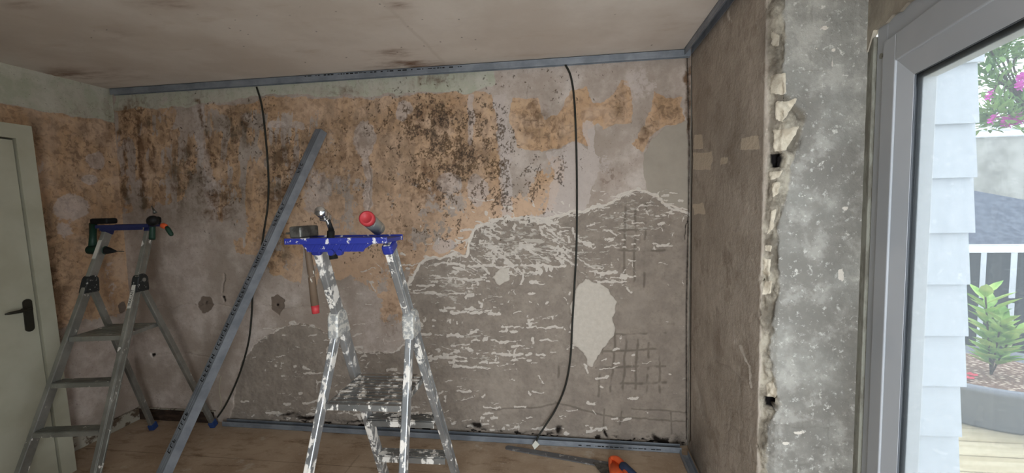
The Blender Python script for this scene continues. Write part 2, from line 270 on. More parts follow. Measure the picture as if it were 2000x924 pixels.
    cnt = 0; clf = fbm(np.arange(1420)[None, :]/34.0, np.arange(960)[:, None]/11.0, 31, 3)
    while cnt < 1500:
        x, y = R.uniform(440, 1335), R.uniform(370, 860); 
        if R.random() > g2(x, y, *ds)*sstep(clf[int(y), int(x)], .42, .58): continue
        cnt += 1; r_ = R.random(); L_ = min(34, R.expovariate(1/8.0)+3)
        if 900 < x < 1140 and y < 530 and r_ < .45: an = math.radians(R.gauss(32, 8)); L_ *= 1.8
        elif r_ < .72: an = math.radians(R.gauss(-3, 5))
        elif r_ < .9: an = math.radians(R.gauss(85, 12)); L_ *= .6
        else: an = R.uniform(0, 3.14)
        K.stroke(x, y, x+math.cos(an)*L_, y+math.sin(an)*L_, R.choice((.4, .6, .9, 1.3, 2.4)), R.uniform(.5, 1))
    for (x0_, x1_, yy, dy_) in ((850, 1100, 517, 3), (840, 960, 540, 10), (830, 900, 575, 2), (960, 1060, 692, 3), (890, 960, 716, 5), (820, 900, 655, 2), (1030, 1090, 638, 2), (860, 960, 610, 3), (920, 990, 665, 2), (1000, 1090, 430, 4), (700, 800, 800, 6), (690, 760, 812, 2), (1160, 1210, 548, 4), (1150, 1200, 530, 4), (820, 900, 700, -2)):
        x = x0_
        while x < x1_: L_ = R.uniform(5, 22); y = yy+dy_*(x-x0_)/(x1_-x0_)+R.uniform(-1.5, 1.5); K.stroke(x, y, x+L_, y+R.uniform(-1, 1), R.uniform(.8, 3.2), 1); x += L_+R.choice((0, 2, 9))
    qq = Px(P, 5, 71); q3x = qq.x+(fbm(qq.x0/5, qq.y0/5, 8, 2)-.5)*5; q3y = qq.y+(fbm(qq.x0/5, qq.y0/5, 18, 2)-.5)*4; A['flake'] = K.read(q3x, q3y)*sstep(cm, .2, .5); dd = np.full(len(P), 1e9)
    for a_, b_ in zip(cem[4:], cem[5:]): dd = np.minimum(dd, q._seg(*a_, *b_, q.x, q.y))
    A['rim'] = (1-sstep(dd, 1.4, 4.6))*np.where(q.x > 790, 1.15, .6)*(.6+.4*sstep(fbm(q.x0/14, q.y0/14, 3, 3), .35, .6))*sstep(q.x, 470, 520); A['flake'] = np.maximum(A['flake'], K.read(q.x, q.y)*sstep(q.x, 440, 500)*(1-sstep(cm, .2, .5)))
    A['smear'] = cm*mx(f.blob(1030, 480, 170, 60)*.75, f.blob(880, 560, 110, 60)*.6, f.blob(900, 680, 140, 60)*.42, f.blob(1240, 430, 80, 60)*.65, f.blob(1180, 530, 50, 40)*.6, f.blob(640, 720, 120, 70)*.3, f.blob(700, 800, 200, 22)*.6)
    # mould: clusters of tiny angular marks
    K2 = Canvas(); ms = ((830, 225, 80, 38, 1), (860, 280, 65, 55, .9), (930, 240, 40, 50, .8), (972, 300, 35, 90, .8), (820, 330, 35, 60, .7), (905, 310, 50, 60, .9), (960, 375, 45, 45, .9), (1040, 370, 35, 50, .65), (1090, 340, 18, 22, .6), (808, 420, 16, 80, .55), (870, 392, 20, 18, .9), (700, 300, 80, 100, .2), (560, 320, 50, 90, .28), (500, 260, 50, 60, .3), (420, 330, 60, 90, .25), (880, 440, 18, 50, .6), (860, 355, 60, 30, .5), (1080, 165, 50, 40, .18), (780, 350, 25, 100, .35), (1000, 160, 60, 25, .2), (730, 480, 60, 60, .2), (850, 475, 60, 25, .35), (1050, 320, 60, 30, .35), (620, 460, 50, 60, .15))
    cl = fbm(np.arange(1420)[None, :]/13.0, np.arange(960)[:, None]/15.0, 77, 4); cnt = 0
    while cnt < 5200:
        x, y = R.uniform(330, 1230), R.uniform(135, 560); g_ = g2(x, y, *ms)
        if R.random() > g_*sstep(cl[int(y), int(x)], .60-.22*g_, .70-.2*g_): continue
        cnt += 1; an = R.uniform(0, 6.28); L_ = R.uniform(.5, 3.2); K2.stroke(x, y, x+math.cos(an)*L_, y+math.sin(an)*L_*1.3, R.uniform(.5, 1.25), R.uniform(.6, 1))
    A['speck'] = K2.read(q.x0, q.y0)
    vs_ = fbm(q.x0/17, q.y0/75, 44, 4); A['paper'] *= 1-.75*sstep(vs_, .50, .60)*(1-sstep(q.x, 560, 720))*sstep(q.y, 200, 235)-.45*sstep(fbm(q.x0/30, q.y0/40, 54, 4), .52, .60)*sstep(q.y, 300, 360)*(1-sstep(q.x, 880, 960))
    A['patch'] = mx(q.poly([(1340, 235), (1300, 248), (1275, 275), (1258, 300), (1255, 340), (1262, 370), (1300, 398), (1345, 415)], 2))
    A['bright'] = mx(q.poly([(1122, 565), (1140, 550), (1165, 550), (1190, 565), (1203, 590), (1200, 640), (1188, 670), (1168, 690), (1158, 720), (1145, 712), (1140, 690), (1118, 668), (1112, 640), (1116, 600)], 2.5), q.poly([(962, 545), (975, 525), (995, 522), (993, 548), (975, 556)], 2))
    hl = [[(1180+i*22, 640+8*i), (1168+i*24, 775)] for i in range(6)]+[[(1165, 655+i*32), (1300, 650+i*33)] for i in range(4)]+[[(1222+i*20, 400), (1218+i*20, 560)] for i in range(3)]+[[(1210, 450), (1300, 445)], [(1205, 490), (1300, 490)], [(1090, 770), (1090, 700)]]
    h2 = Px(P, 3, 5); A['hatch'] = mx(*[h2.line(l, 2.6, 3.2)*.85*(.45+.55*sstep(fbm(h2.x0/30, h2.y0/30, 9, 3), .4, .55)) for l in hl]+[h2.line(l, 1.8, 2.5)*.8 for l in ([(960, 802), (1060, 796), (1092, 786)], [(1085, 785), (1150, 806), (1200, 816), (1340, 824)], [(1235, 800), (1340, 806)], [(1215, 805), (1210, 830)], [(1180, 800), (1178, 840)], [(1310, 805), (1312, 850)])])
    A['plug'] = mx(q.poly([(527, 580), (545, 574), (557, 583), (556, 600), (545, 612), (530, 606)], 1.5), q.blob(400, 595, 15, 17, 3), q.blob(236, 603, 10, 14, 3))
    A['dark'] = mx(q.line([(290, 598), (400, 597), (470, 600), (640, 600)], .8, 1.2)*.4, q.line([(297, 690), (440, 700)], 1.2, 2)*.35, q.blob(297, 690, 5, 5, 2)*.9, q.blob(401, 594, 5, 7)*.7, q.blob(543, 594, 3, 3), q.line([(436, 535), (437, 570)], 1.5, 1.5)*.6, q.line([(437, 580), (438, 590)], 3, 1.5)*.8, q.line([(1028, 140), (1030, 190)], .7, 1)*.5,
                   q.line([(1343, 112), (1347, 300), (1345, 440), (1342, 600), (1342, 860)], 1.2, 2.5, False)*.8, q.line([(1346, 432), (1341, 470)], 1.4, 1.5)*.8, (1-sstep(P[:, 2], .02, .10))*sstep(fbm(q.x0/16, q.y0/9, 61, 4), .52, .62)*sstep(q.x0, 500, 560)*.9, q.line([(718, 320), (722, 420)], .8, 1)*.5,
                   q.blob(928, 832, 12, 8), q.blob(1092, 838, 9, 12), q.blob(1180, 850, 4, 10), q.blob(1280, 860, 14, 9), q.blob(600, 815, 40, 5), q.blob(700, 822, 60, 5)*.8, q.blob(560, 810, 30, 5)*.8, q.blob(1020, 846, 40, 4)*.6, q.blob(1330, 870, 30, 30)*.7)
    return A
def back_disp(P, A):
    x, z = P[:, 0], P[:, 2]; d = np.zeros_like(P); rough = fbm(x*40, z*40, 5, 4)-.5
    d[:, 1] = sstep(A['cement'], .3, .7)*.007+rough*(.0015+.0045*A['cement'])-A['flake']*.003-A['bright']*.008-A['patch']*.004-A['rim']*.003-A['white']*.001+A['dark']*.012+sstep(.05-z, 0, .05)*fbm(x*12, z*12, 4, 3)*.02+(fbm(x*1.4, z*1.4, 8, 2)-.5)*.010+A['hatch']*.002+A['plug']*.004
    return d
o = grid('wall_back', 1000, 612, lambda u, v: np.stack([XL-.02+u*(-XL+.02), np.zeros_like(u), v*H], 1), WALL, back_attrs, back_disp); struct(o)

def left_attrs(P):
    q = Px(P, 9, 21); f = Px(P, 14, 31); A = {k: np.zeros(len(P)) for k in KEYS}; z = P[:, 2]+(fbm(P[:, 1]*9, P[:, 2]*9, 2, 3)-.5)*.05
    A['green'] = sstep(z, 2.24, 2.28)*.9; A['paper'] = sstep(z, .80, .90)*(1-sstep(z, 2.24, 2.28))*.95; A['peach'] = sstep(z, 1.5, 1.1)*.2
    A['white'] = mx(q.blob(187, 312, 19, 18, 3), q.blob(174, 352, 17, 13, 3), q.blob(140, 405, 38, 28, 2)*.9, q.blob(80, 325, 12, 25)*.6, q.blob(125, 450, 20, 25)*.7, q.blob(215, 560, 20, 120)*.5, q.blob(100, 160, 60, 12)*.4)
    A['stain'] = mx(f.blob(105, 540, 30, 60)*1.1, f.blob(160, 300, 60, 120)*.55, f.blob(60, 280, 40, 80)*.5, f.blob(210, 240, 14, 60)*.8, f.blob(180, 460, 20, 40)*.8, f.blob(90, 460, 30, 60)*.8, f.blob(230, 260, 8, 120)*.5, f.blob(110, 660, 26, 40)*1.0)
    A['mould'] = mx(f.blob(180, 380, 50, 60)*.45, f.blob(215, 280, 20, 70)*.5, f.blob(110, 510, 50, 60)*.4)
    A['dark'] = mx(q.line([(228, 180), (268, 800)], 1, 2)*.3, (1-sstep(np.abs(z-.86), .002, .010))*.5); A['plug'] = q.blob(238, 600, 9, 14, 3); A['cement'] = (1-sstep(z, .15, .3))*.3
    return A
def left_disp(P, A):
    d = np.zeros_like(P); y, z = P[:, 1], P[:, 2]; d[:, 0] = (fbm(y*40, z*40, 5, 4)-.5)*.003+(fbm(y*1.5, z*1.5, 3, 2)-.5)*.012-sstep(z, 2.26, 2.36)*.0+A['white']*.001; return d
o = grid('wall_left', 200, 300, lambda u, v: np.stack([np.full_like(u, XL), .005-u*1.5, v*H], 1), WALL, left_attrs, left_disp); struct(o)
bm = bmesh.new(); box(bm, (XL-.06, (-1.49+YB)/2, H/2), (.12, -YB-1.49, H)); struct(put('wall_left', bm, WALL))

# right wall, broken corner and window reveal in one sheet
def rw_fn(u, v):
    s = u*1.46; z = v*H; x = np.where(s < 1.03, 0, np.where(s < 1.11, (s-1.03)*.6, .048+(s-1.11)*(.34-.048)/.35)); y = np.where(s < 1.03, -s, np.where(s < 1.11, -1.03-(s-1.03)*.5, -1.07))
    return np.stack([x, y, z], 1)
BRK = [(1497, -60), (1500, 150), (1500, 300), (1490, 460), (1487, 600), (1483, 800), (1480, 1100)]
BRR = [(1532, -60), (1530, 130), (1532, 180), (1574, 225), (1564, 275), (1544, 320), (1534, 400), (1520, 450), (1518, 560), (1502, 700), (1522, 790), (1500, 830), (1490, 1100)]
def brk(q):
    y = q.y; a = np.interp(y, [p[1] for p in BRK], [p[0] for p in BRK]); b = np.interp(y, [p[1] for p in BRR], [p[0] for p in BRR]); return a, b
STONES = [[(1508, 148), (1534, 142), (1532, 182), (1505, 184)], [(1512, 200), (1555, 192), (1545, 215), (1525, 240), (1512, 232)], [(1508, 254), (1562, 248), (1538, 292), (1512, 296)], [(1502, 334), (1532, 330), (1522, 345), (1504, 350)], [(1510, 355), (1524, 355), (1520, 378), (1508, 384)],
          [(1504, 415), (1514, 410), (1508, 445), (1498, 460)], [(1494, 478), (1508, 480), (1504, 494), (1492, 492)], [(1492, 505), (1506, 508), (1504, 540), (1490, 536)], [(1492, 550), (1508, 552), (1504, 574), (1490, 576)], [(1496, 752), (1512, 744), (1518, 770), (1510, 782), (1496, 778)], [(1508, 60), (1524, 70), (1520, 90), (1506, 86)]]
HOLES = [[(1499, 300), (1534, 299), (1532, 326), (1501, 324)], [(1488, 780), (1514, 786), (1518, 802), (1488, 798)]]
def right_mat():
    m = M('rough_render', .93, 0, .15)
    n1 = m.noise(2.4, 5, .6); n2 = m.noise(10, 6, .65, off=(3, 1, 2)); n3 = m.noise(42, 5, .7, off=(7, 3, 1)); n4 = m.noise(110, 3, .6)
    w = m.mix(m.step(n2, .35, .68), srgb(172, 161, 149), srgb(186, 175, 163)); w = m.mix(m.step(n1, .42, .62, 0, .7), w, srgb(156, 145, 133)); w = m.mix(m.step(n3, .6, .72, 0, .5), w, srgb(198, 187, 174))
    r = m.mix(m.step(n2, .35, .68), srgb(140, 138, 132), srgb(166, 163, 156)); r = m.mix(m.step(n1, .42, .60, 0, .7), r, srgb(118, 114, 108)); r = m.mix(m.step(n2, .5, .64, 0, .5), r, srgb(176, 173, 166)); r = m.mix(m.step(n3, .56, .68, 0, .7), r, srgb(205, 202, 196)); r = m.mix(m.step(m.noise(24, 5, .7, off=(1, 1, 6)), .64, .70, 0, .8), r, srgb(212, 208, 200))
    w = m.mix(m.step(m.noise(5, 6, .7, off=(8, 1, 1)), .5, .66, 0, .6), w, srgb(132, 119, 106)); w = m.mix(m.step(m.noise(30, 5, .7, off=(8, 5, 1)), .60, .68, 0, .5), w, srgb(206, 196, 184)); c = m.mix(m.at('reveal'), w, r); c = m.mix(m.ma('MULTIPLY', m.at('broken'), .85), c, m.mix(m.step(n2, .4, .6), srgb(112, 104, 92), srgb(174, 166, 150)))
    c = m.mix(m.step(m.ma('ADD', m.at('stone'), m.ma('MULTIPLY', m.ma('SUBTRACT', n3, .5), .3)), .4, .6), c, m.mix(m.step(n2, .4, .6), srgb(208, 198, 180), srgb(176, 164, 146)))
    c = m.mix(m.step(m.ma('ADD', m.at('bright'), m.ma('MULTIPLY', m.ma('SUBTRACT', n3, .5), .5)), .4, .62, 0, .8), c, srgb(212, 198, 178)); c = m.mix(m.step(m.ma('ADD', m.at('white'), m.ma('MULTIPLY', m.ma('SUBTRACT', n3, .5), .9)), .45, .65), c, srgb(208, 200, 190))
    c = m.mix(m.step(m.at('hatch'), .2, .9, 0, .55), c, srgb(74, 68, 62)); c = m.mix(m.step(m.at('dark'), .3, .8), c, srgb(28, 25, 25)); c = m.mix(m.ma('MULTIPLY', m.at('stain'), .7), c, srgb(74, 66, 58))
    m.col(c); m.bump(m.ma('ADD', m.ma('ADD', m.ma('MULTIPLY', n3, .8), m.ma('MULTIPLY', n4, .25)), m.ma('MULTIPLY', n2, .9)), .8, .008); return m
def right_attrs(P):
    q = Px(P, 8, 41); a, b = brk(q); A = {}
    A['reveal'] = sstep(q.x-(a+b)/2, -4, 4); A['broken'] = sstep(q.x-a, -2, 2)*(1-sstep(q.x-b, -3, 3))
    q2 = Px(P, 5, 47); A['stone'] = mx(*[q2.poly(s, 1.5) for s in STONES]); A['hole'] = mx(*[q2.poly(s, 1.2) for s in HOLES]); A['dark'] = A['hole']*1.0
    A['dark'] = mx(A['dark'], q.line([(1348, 110), (1350, 300), (1348, 450), (1346, 860)], 1, 2.5, False)*.7, q.line([(1545, 330), (1560, 290), (1572, 262)], 1.5, 2)*.5, q.poly([(1357, 748), (1366, 755), (1382, 800), (1386, 832), (1372, 815), (1362, 785)], 5)*.42, q.line([(1675, -60), (1676, 120)], 1, 3)*.2)
    A['bright'] = mx(*[q2.poly(s, 2.5) for s in ([(1355, 262), (1374, 262), (1374, 290), (1356, 290)], [(1354, 298), (1390, 296), (1389, 330), (1354, 330)], [(1448, 268), (1480, 264), (1482, 292), (1447, 293)], [(1353, 398), (1376, 396), (1378, 420), (1354, 420)], [(1405, 308), (1422, 308), (1420, 320), (1405, 322)])])
    A['white'] = mx(q.line([(1448, 675), (1462, 710), (1468, 760)], 3, 4)*.75, q.blob(1438, 668, 8, 18)*.6, q.poly([(1632, 545), (1640, 525), (1650, 524), (1644, 550)], 2)*.9, q.blob(1610, 52, 9, 4, 2), q.blob(1628, 98, 6, 4, 2), q.blob(1594, 95, 3, 2.5, 2), q.blob(1626, 120, 3, 12)*.8, q.blob(1562, 843, 12, 5, 2)*.9, q.blob(1535, 863, 10, 4, 2)*.9, q.blob(1652, 406, 10, 5, 2)*.8, q.blob(1550, 400, 20, 60)*.35, q.blob(1425, 30, 5, 20)*.7, q.blob(1540, 330, 14, 30)*.45)
    hl = [[(1425+i*24, 740), (1420+i*23, 924)] for i in range(3)]+[[(1415, 790+i*38), (1475, 825+i*40)] for i in range(4)]+[[(1400, 700), (1475, 770)]]+[[(1585+i*42, -20), (1583+i*42, 150)] for i in range(3)]+[[(1540, 52+i*44), (1670, 40+i*44)] for i in range(4)]+[[(1520+i*50, 820), (1518+i*46, 940)] for i in range(3)]+[[(1500, 830+i*38), (1660, 838+i*40)] for i in range(4)]
    A['hatch'] = mx(*[q.line(l, 1.6, 3.5)*.5*(.5+.5*sstep(fbm(q.x0/30, q.y0/30, 9, 3), .42, .6)) for l in hl]); A['stain'] = mx(q.blob(1500, 80, 14, 60)*.8, q.blob(1515, 120, 12, 60)*.9*A['broken'], q.blob(1420, 250, 40, 120)*.25, q.blob(1360, 880, 20, 60)*.8)
    return A
def right_disp(P, A):
    x, y, z = P.T; d = np.zeros_like(P); t = x-y; rg = fbm(t*45, z*45, 5, 4)-.5; chunk = fbm(t*14, z*14, 15, 3)-.5
    amt = rg*(.002+.004*A['reveal'])+A['broken']*(-.007+chunk*.045+rg*.016)+A['stone']*.006-A['hole']*.05-A['hatch']*.003-(fbm(t*2, z*2, 2, 2)-.5)*.0
    nx = np.where(A['reveal'] > .5, -.15, -1.0); nx = np.where((x > 0) & (x < .048), -.6, np.where(x >= .048, 0, -1)); ny = np.where((x > 0) & (x < .048), -.8, np.where(x >= .048, -1, 0))
    g = np.clip(A['dark']-A['hole'], 0, 1)*-.012; d[:, 0] = nx*(amt+g); d[:, 1] = ny*(amt+g)
    return d
RM = right_mat()
o = grid('wall_right', 292, 430, rw_fn, RM, right_attrs, right_disp); struct(o)

PLAS = M('old_plaster', .9); a = PLAS.noise(8, 5, .6); PLAS.col(PLAS.mix(PLAS.step(a, .35, .65), srgb(150, 142, 130), srgb(176, 168, 154))); PLAS.bump(PLAS.noise(40, 5, .7), .5, .005)
# lintel over the window and rest of the window wall
def wbox(name, s0, s1, n0, n1, z0, z1, mat, parent=None, bev=0.0):
    bm = bmesh.new(); mt = Matrix((WD, WN, Vector((0, 0, 1)))).transposed(); box(bm, wp((s0+s1)/2, (n0+n1)/2, (z0+z1)/2), (abs(s1-s0), abs(n1-n0), z1-z0), mt, bev); return put(name, bm, mat, parent)
struct(wbox('wall_right', -.02, 2.2, -.22, .0, 2.165, H, PLAS)); struct(wbox('wall_right', 2.1, 2.4, -.22, .03, 0, H, PLAS))
bm = bmesh.new(); pts = []
for i in range(26):
    s = -.13+i*.045; pts.append((s, 2.13+(random.random()-.5)*.02+(.03 if i > 3 else -.02)))
prism(bm, [wp(s, -.004, z) for s, z in pts]+[wp(1.0, -.004, H), wp(-.13, -.004, H)], WN*.014); struct(put('trim_1', bm, PLAS))
# rear wall, out of view; the doorway in it is added for its daylight
for c_, s_ in (((-2.05, YB-.06, 2.36), (4.4, .12, .28)), ((-2.60, YB-.06, 1.11), (3.24, .12, 2.22)), ((-.03, YB-.06, 1.11), (.30, .12, 2.22))):
    bm = bmesh.new(); box(bm, c_, s_); struct(put('wall_rear', bm, PLAS))
for c_, s_ in (((-.945, YB-.06, 1.1), (.07, .08, 2.2)), ((-.215, YB-.06, 1.1), (.07, .08, 2.2)), ((-.58, YB-.06, 2.18), (.8, .08, .07))):
    bm = bmesh.new(); box(bm, c_, s_, None, .004); struct(put('door_2', bm, PLAS))  # frame of the added doorway, placed and sized for the light falloff
# masonry behind the plaster sheets
for c_, s_ in (((-1.9, .10, 1.25), (4.9, .13, 2.7)), ((.24, -.47, 1.25), (.28, 1.0, 2.7)), ((XL-.10, -.75, 1.25), (.14, 1.7, 2.7))):
    bm = bmesh.new(); box(bm, c_, s_); struct(put('wall_back', bm, PLAS))
# ceiling
CEI = M('ceiling_board', .9, 0, .15)
n1 = CEI.noise(1.6, 5, .6); n2 = CEI.noise(6, 5, .65, st=(.4, 1, 1)); n3 = CEI.noise(50, 3, .6); sp = CEI.noise(33, 1, .4, off=(4, 2, 0))
c = CEI.mix(CEI.step(n1, .38, .64), srgb(228, 220, 213), srgb(214, 204, 195)); c = CEI.mix(CEI.step(n2, .56, .74, 0, .5), c, srgb(198, 182, 167)); c = CEI.mix(CEI.step(n3, .5, .8, 0, .15), c, srgb(200, 190, 178))
c = CEI.mix(CEI.ma('MULTIPLY', CEI.at('stain'), CEI.step(n2, .4, .65)), c, srgb(128, 98, 78)); c = CEI.mix(CEI.step(CEI.at('dark'), .3, .9, 0, .55), c, srgb(70, 58, 50)); c = CEI.mix(CEI.step(CEI.at('bright'), .2, .9, 0, .5), c, srgb(204, 194, 184)); CEI.col(c); CEI.bump(n3, .15, .002)
def cei_attrs(P):
    q = Px(P, 3, 61); r = np.random.RandomState(3)
    dots = [(r.uniform(150, 1300), r.uniform(2, 130)) for _ in range(26)]+[(742, 8), (752, 12), (796, 52), (804, 57), (828, 90), (860, 82), (930, 96), (1200, 28), (988, 40)]
    return {'stain': mx(q.blob(800, 125, 70, 12), q.blob(775, 10, 25, 6), q.blob(330, 8, 60, 8)*.8, q.blob(230, 70, 40, 12)*.5, q.blob(780, 105, 40, 8), q.blob(120, 150, 120, 14)*.9, q.blob(40, 10, 30, 8)*.6), 'dark': mx(*[q.blob(x, y, 2.2, 1.6, 2, False) for x, y in dots]), 'bright': q.line([(738, -5), (800, 55), (875, 128)], 2, 5)*.8}
o = grid('ceiling', 420, 300, lambda u, v: np.stack([XL-.1+u*(-XL+.5), .1-v*2.2, np.full_like(u, H)], 1), CEI, cei_attrs); struct(o)
bm = bmesh.new(); box(bm, (-1.9, (-2.1+YB)/2-.05, H+.05), (4.6, -YB-2.0, .1)); struct(put('ceiling', bm, CEI))
bm = bmesh.new(); box(bm, (-1.8, -2.2, H+.16), (5.0, 5.2, .1)); struct(put('ceiling', bm, PLAS))

# floor boards
FLR = M('chipboard_floor', .8, 0, .2)
n1 = FLR.noise(2, 5, .6); n2 = FLR.noise(9, 6, .7, st=(.5, 1.5, 1)); n3 = FLR.noise(70, 4, .7)
c = FLR.mix(FLR.step(n1, .36, .64), srgb(184, 164, 142), srgb(160, 138, 116)); c = FLR.mix(FLR.step(n2, .5, .72, 0, .75), c, srgb(112, 88, 66)); c = FLR.mix(FLR.step(n3, .52, .7, 0, .45), c, srgb(198, 178, 152)); c = FLR.mix(FLR.step(FLR.noise(5, 5, .7, off=(5, 0, 0)), .60, .68, 0, .5), c, srgb(196, 186, 172))
c = FLR.mix(FLR.step(FLR.at('dark'), .3, .9, 0, .75), c, srgb(60, 46, 36)); FLR.col(c); FLR.bump(n3, .2, .002)
def flr_attrs(P):
    x, y = P[:, 0], P[:, 1]; j = (fbm(x*8, y*8, 3, 2)-.5)*.004; d = np.zeros(len(P)); w = .003
    for yy in (-.42, -.95): d = np.maximum(d, (.45+.5*fbm(x*3, y*0+yy*7, 6, 3))*(1-sstep(np.abs(y-yy+j), w*.6, w+.004)))
    for i, xx in enumerate((-2.1,)): d = np.maximum(d, .6*(1-sstep(np.abs(x-xx+j), w, w+.006))*((y < -.30-.32*(i % 3)) & (y > -.62-.32*(i % 3))))
    r = np.random.RandomState(5)
    for _ in range(60): d = np.maximum(d, .7*np.exp(-((x-r.uniform(-4, 0))/r.uniform(.01, .05))**2-((y-r.uniform(-1.2, 0))/.008)**2))
    return {'dark': d}
o = grid('floor', 520, 200, lambda u, v: np.stack([XL-.1+u*(-XL+.5), .1-v*1.7, np.zeros_like(u)], 1), FLR, flr_attrs); struct(o)
bm = bmesh.new(); box(bm, (-1.9, (-1.6+YB)/2, -.05), (4.6, -YB-1.6, .1)); struct(put('floor', bm, FLR))
bm = bmesh.new(); box(bm, (-1.9, -2.2, -.16), (4.9, 5.2, .1)); struct(put('floor', bm, PLAS))

# baseboards
BBM = M('worn_brown_wood', .7); a = BBM.noise(12, 5, .7, st=(1, 1, 3)); BBM.col(BBM.mix(BBM.step(a, .4, .65), srgb(46, 36, 30), srgb(74, 58, 48)))
bm = bmesh.new(); box(bm, ((XL-3.42)/2, -.014, .042), (XL*-1-3.42, .02, .084), None, .003); struct(put('baseboard_back', bm, BBM))
WPT = M('chipped_white_paint', .6); a = WPT.noise(14, 6, .7); WPT.col(WPT.mix(WPT.step(a, .5, .6), srgb(168, 162, 148), srgb(92, 78, 64)))
bm = bmesh.new(); box(bm, ((XL-3.40)/2, -.012, .0885), (XL*-1-3.40, .016, .007), None, .002); struct(put('trim_2', bm, WPT))
bm = bmesh.new(); box(bm, (XL+.018, -.32, .045), (.022, .60, .09), None, .003); struct(put('baseboard_left', bm, WPT))

# ------------------------------------------------------------------ door at the left
DOR = M('off_white_paint', .55, 0, .35); a = DOR.noise(3, 4, .6); DOR.col(DOR.mix(DOR.step(a, .4, .7), srgb(176, 174, 156), srgb(164, 161, 142)))
XD = -3.80
def dbox(name, y0, y1, z0, z1, x0, x1, mat, parent=None, bev=.003):
    bm = bmesh.new(); box(bm, ((x0+x1)/2, (y0+y1)/2, (z0+z1)/2), (abs(x1-x0), abs(y1-y0), z1-z0), None, bev); return put(name, bm, mat, parent)
door = empty('door_1', (XD, -1.1, 0)); struct(door); door['label'] = 'off-white door with dark lever handle at the left edge'; door['category'] = 'door'
def rel(o, p):
    bpy.context.view_layer.update(); o.parent = p; o.matrix_parent_inverse = p.matrix_world.inverted(); return o
yo, yi = -.665, -.745
bm = bmesh.new(); prism(bm, [(XD-.02, -.640, .0), (XD-.02, -.715, .0), (XD-.02, -.775, 2.02), (XD-.02, -1.6, 2.02), (XD-.02, -1.6, 2.10), (XD-.02, -.698, 2.10)], (.024, 0, 0)); rel(put('casing', bm, DOR), door)
bm = bmesh.new(); prism(bm, [(XD-.045, -.722, .006), (XD-.045, -1.6, .006), (XD-.045, -1.6, 2.01), (XD-.045, -.782, 2.01)], (.035, 0, 0)); leaf = rel(put('door_leaf', bm, DOR), door)
bm = bmesh.new(); prism(bm, [(XL+.03, -.66, 0), (XL+.03, -.69, 0), (XL+.03, -.75, 2.09), (XL+.03, -.715, 2.09)], (XD-XL-.055, 0, 0)); box(bm, ((XD+XL)/2-.01, -1.15, 2.085), (XD-XL-.06, .84, .03)); rel(put('jamb', bm, DOR), door)
DM = M('dark_bronze', .45, .7); DM.col(srgb(66, 64, 56))
hp = [hit(53, 584, 0, XD-.01), hit(56, 648, 0, XD-.01)]
bm = bmesh.new(); zc = (hp[0].z+hp[1].z)/2; yc = (hp[0].y+hp[1].y)/2; hh = (hp[0].z-hp[1].z)/2
ring = [(XD-.009, yc+.021*math.cos(t)*(1 if True else 1), zc+math.sin(t)*.021+(hh-.021 if math.sin(t) > 0 else -(hh-.021))) for t in [k*math.pi/12 for k in range(24)]]
prism(bm, ring, (.007, 0, 0)); plate = rel(put('handle_plate', bm, DM, None), door)
l0 = hit(62, 604, 0, XD+.03); l1 = hit(10, 614, 0, XD+.035)
bm = bmesh.new(); tube(bm, [(XD-.004, l0.y-.02, l0.z), (XD+.03, l0.y-.02, l0.z)], .009); tube(bm, [l0, l0.lerp(l1, .3), l0.lerp(l1, .8), l1], [.0085, .010, .008, .004]); put('lever', bm, DM, plate, True)

# ------------------------------------------------------------------ window at the right
PVC = M('grey_white_pvc', .45, 0, .4); a = PVC.noise(3, 3, .5); PVC.col(PVC.mix(PVC.step(a, .4, .7), srgb(178, 182, 188), srgb(170, 175, 182)))
LIN = M('weathered_liner', .85); a = LIN.noise(9, 6, .7, st=(2, 2, .6)); LIN.col(LIN.mix(LIN.step(a, .42, .6), srgb(150, 150, 140), srgb(120, 117, 108))); LIN.bump(LIN.noise(30, 5, .7), .4, .004)
WPV = M('bright_white_pvc', .45); WPV.col(srgb(226, 228, 228))  # outer bead colour lightened to stand for daylight falling on it
GSK = M('black_gasket', .6); GSK.col(srgb(92, 96, 102))
def glassmat():
    m = bpy.data.materials.new('hazy_dimming_glass'); m.use_nodes = True; t = m.node_tree; t.nodes.clear(); o = t.nodes.new('ShaderNodeOutputMaterial'); tr = t.nodes.new('ShaderNodeBsdfTransparent'); tr.inputs[0].default_value = (.35, .36, .37, 1)  # dark tint added to dim the outside view and the daylight entering
    tl = t.nodes.new('ShaderNodeBsdfTranslucent'); tl.inputs[0].default_value = (.8, .88, .95, 1); gl = t.nodes.new('ShaderNodeBsdfGlossy'); gl.inputs[1].default_value = .03; gl.inputs[0].default_value = (1, 1, 1, 1)
    a = t.nodes.new('ShaderNodeMixShader'); a.inputs[0].default_value = .03; t.links.new(tr.outputs[0], a.inputs[1]); t.links.new(tl.outputs[0], a.inputs[2])
    b = t.nodes.new('ShaderNodeMixShader'); b.inputs[0].default_value = .03; t.links.new(a.outputs[0], b.inputs[1]); t.links.new(gl.outputs[0], b.inputs[2]); t.links.new(b.outputs[0], o.inputs[0]); return m
GLS = glassmat()
struct(wbox('trim_3', -.055, .045, -.10, .006, 0, 2.14, LIN, None, .003))
win = empty('window_1', wp(.5, 0, 0)); struct(win); win['label'] = 'tall grey-white glazed door window with deep frame at the right'; win['category'] = 'window'
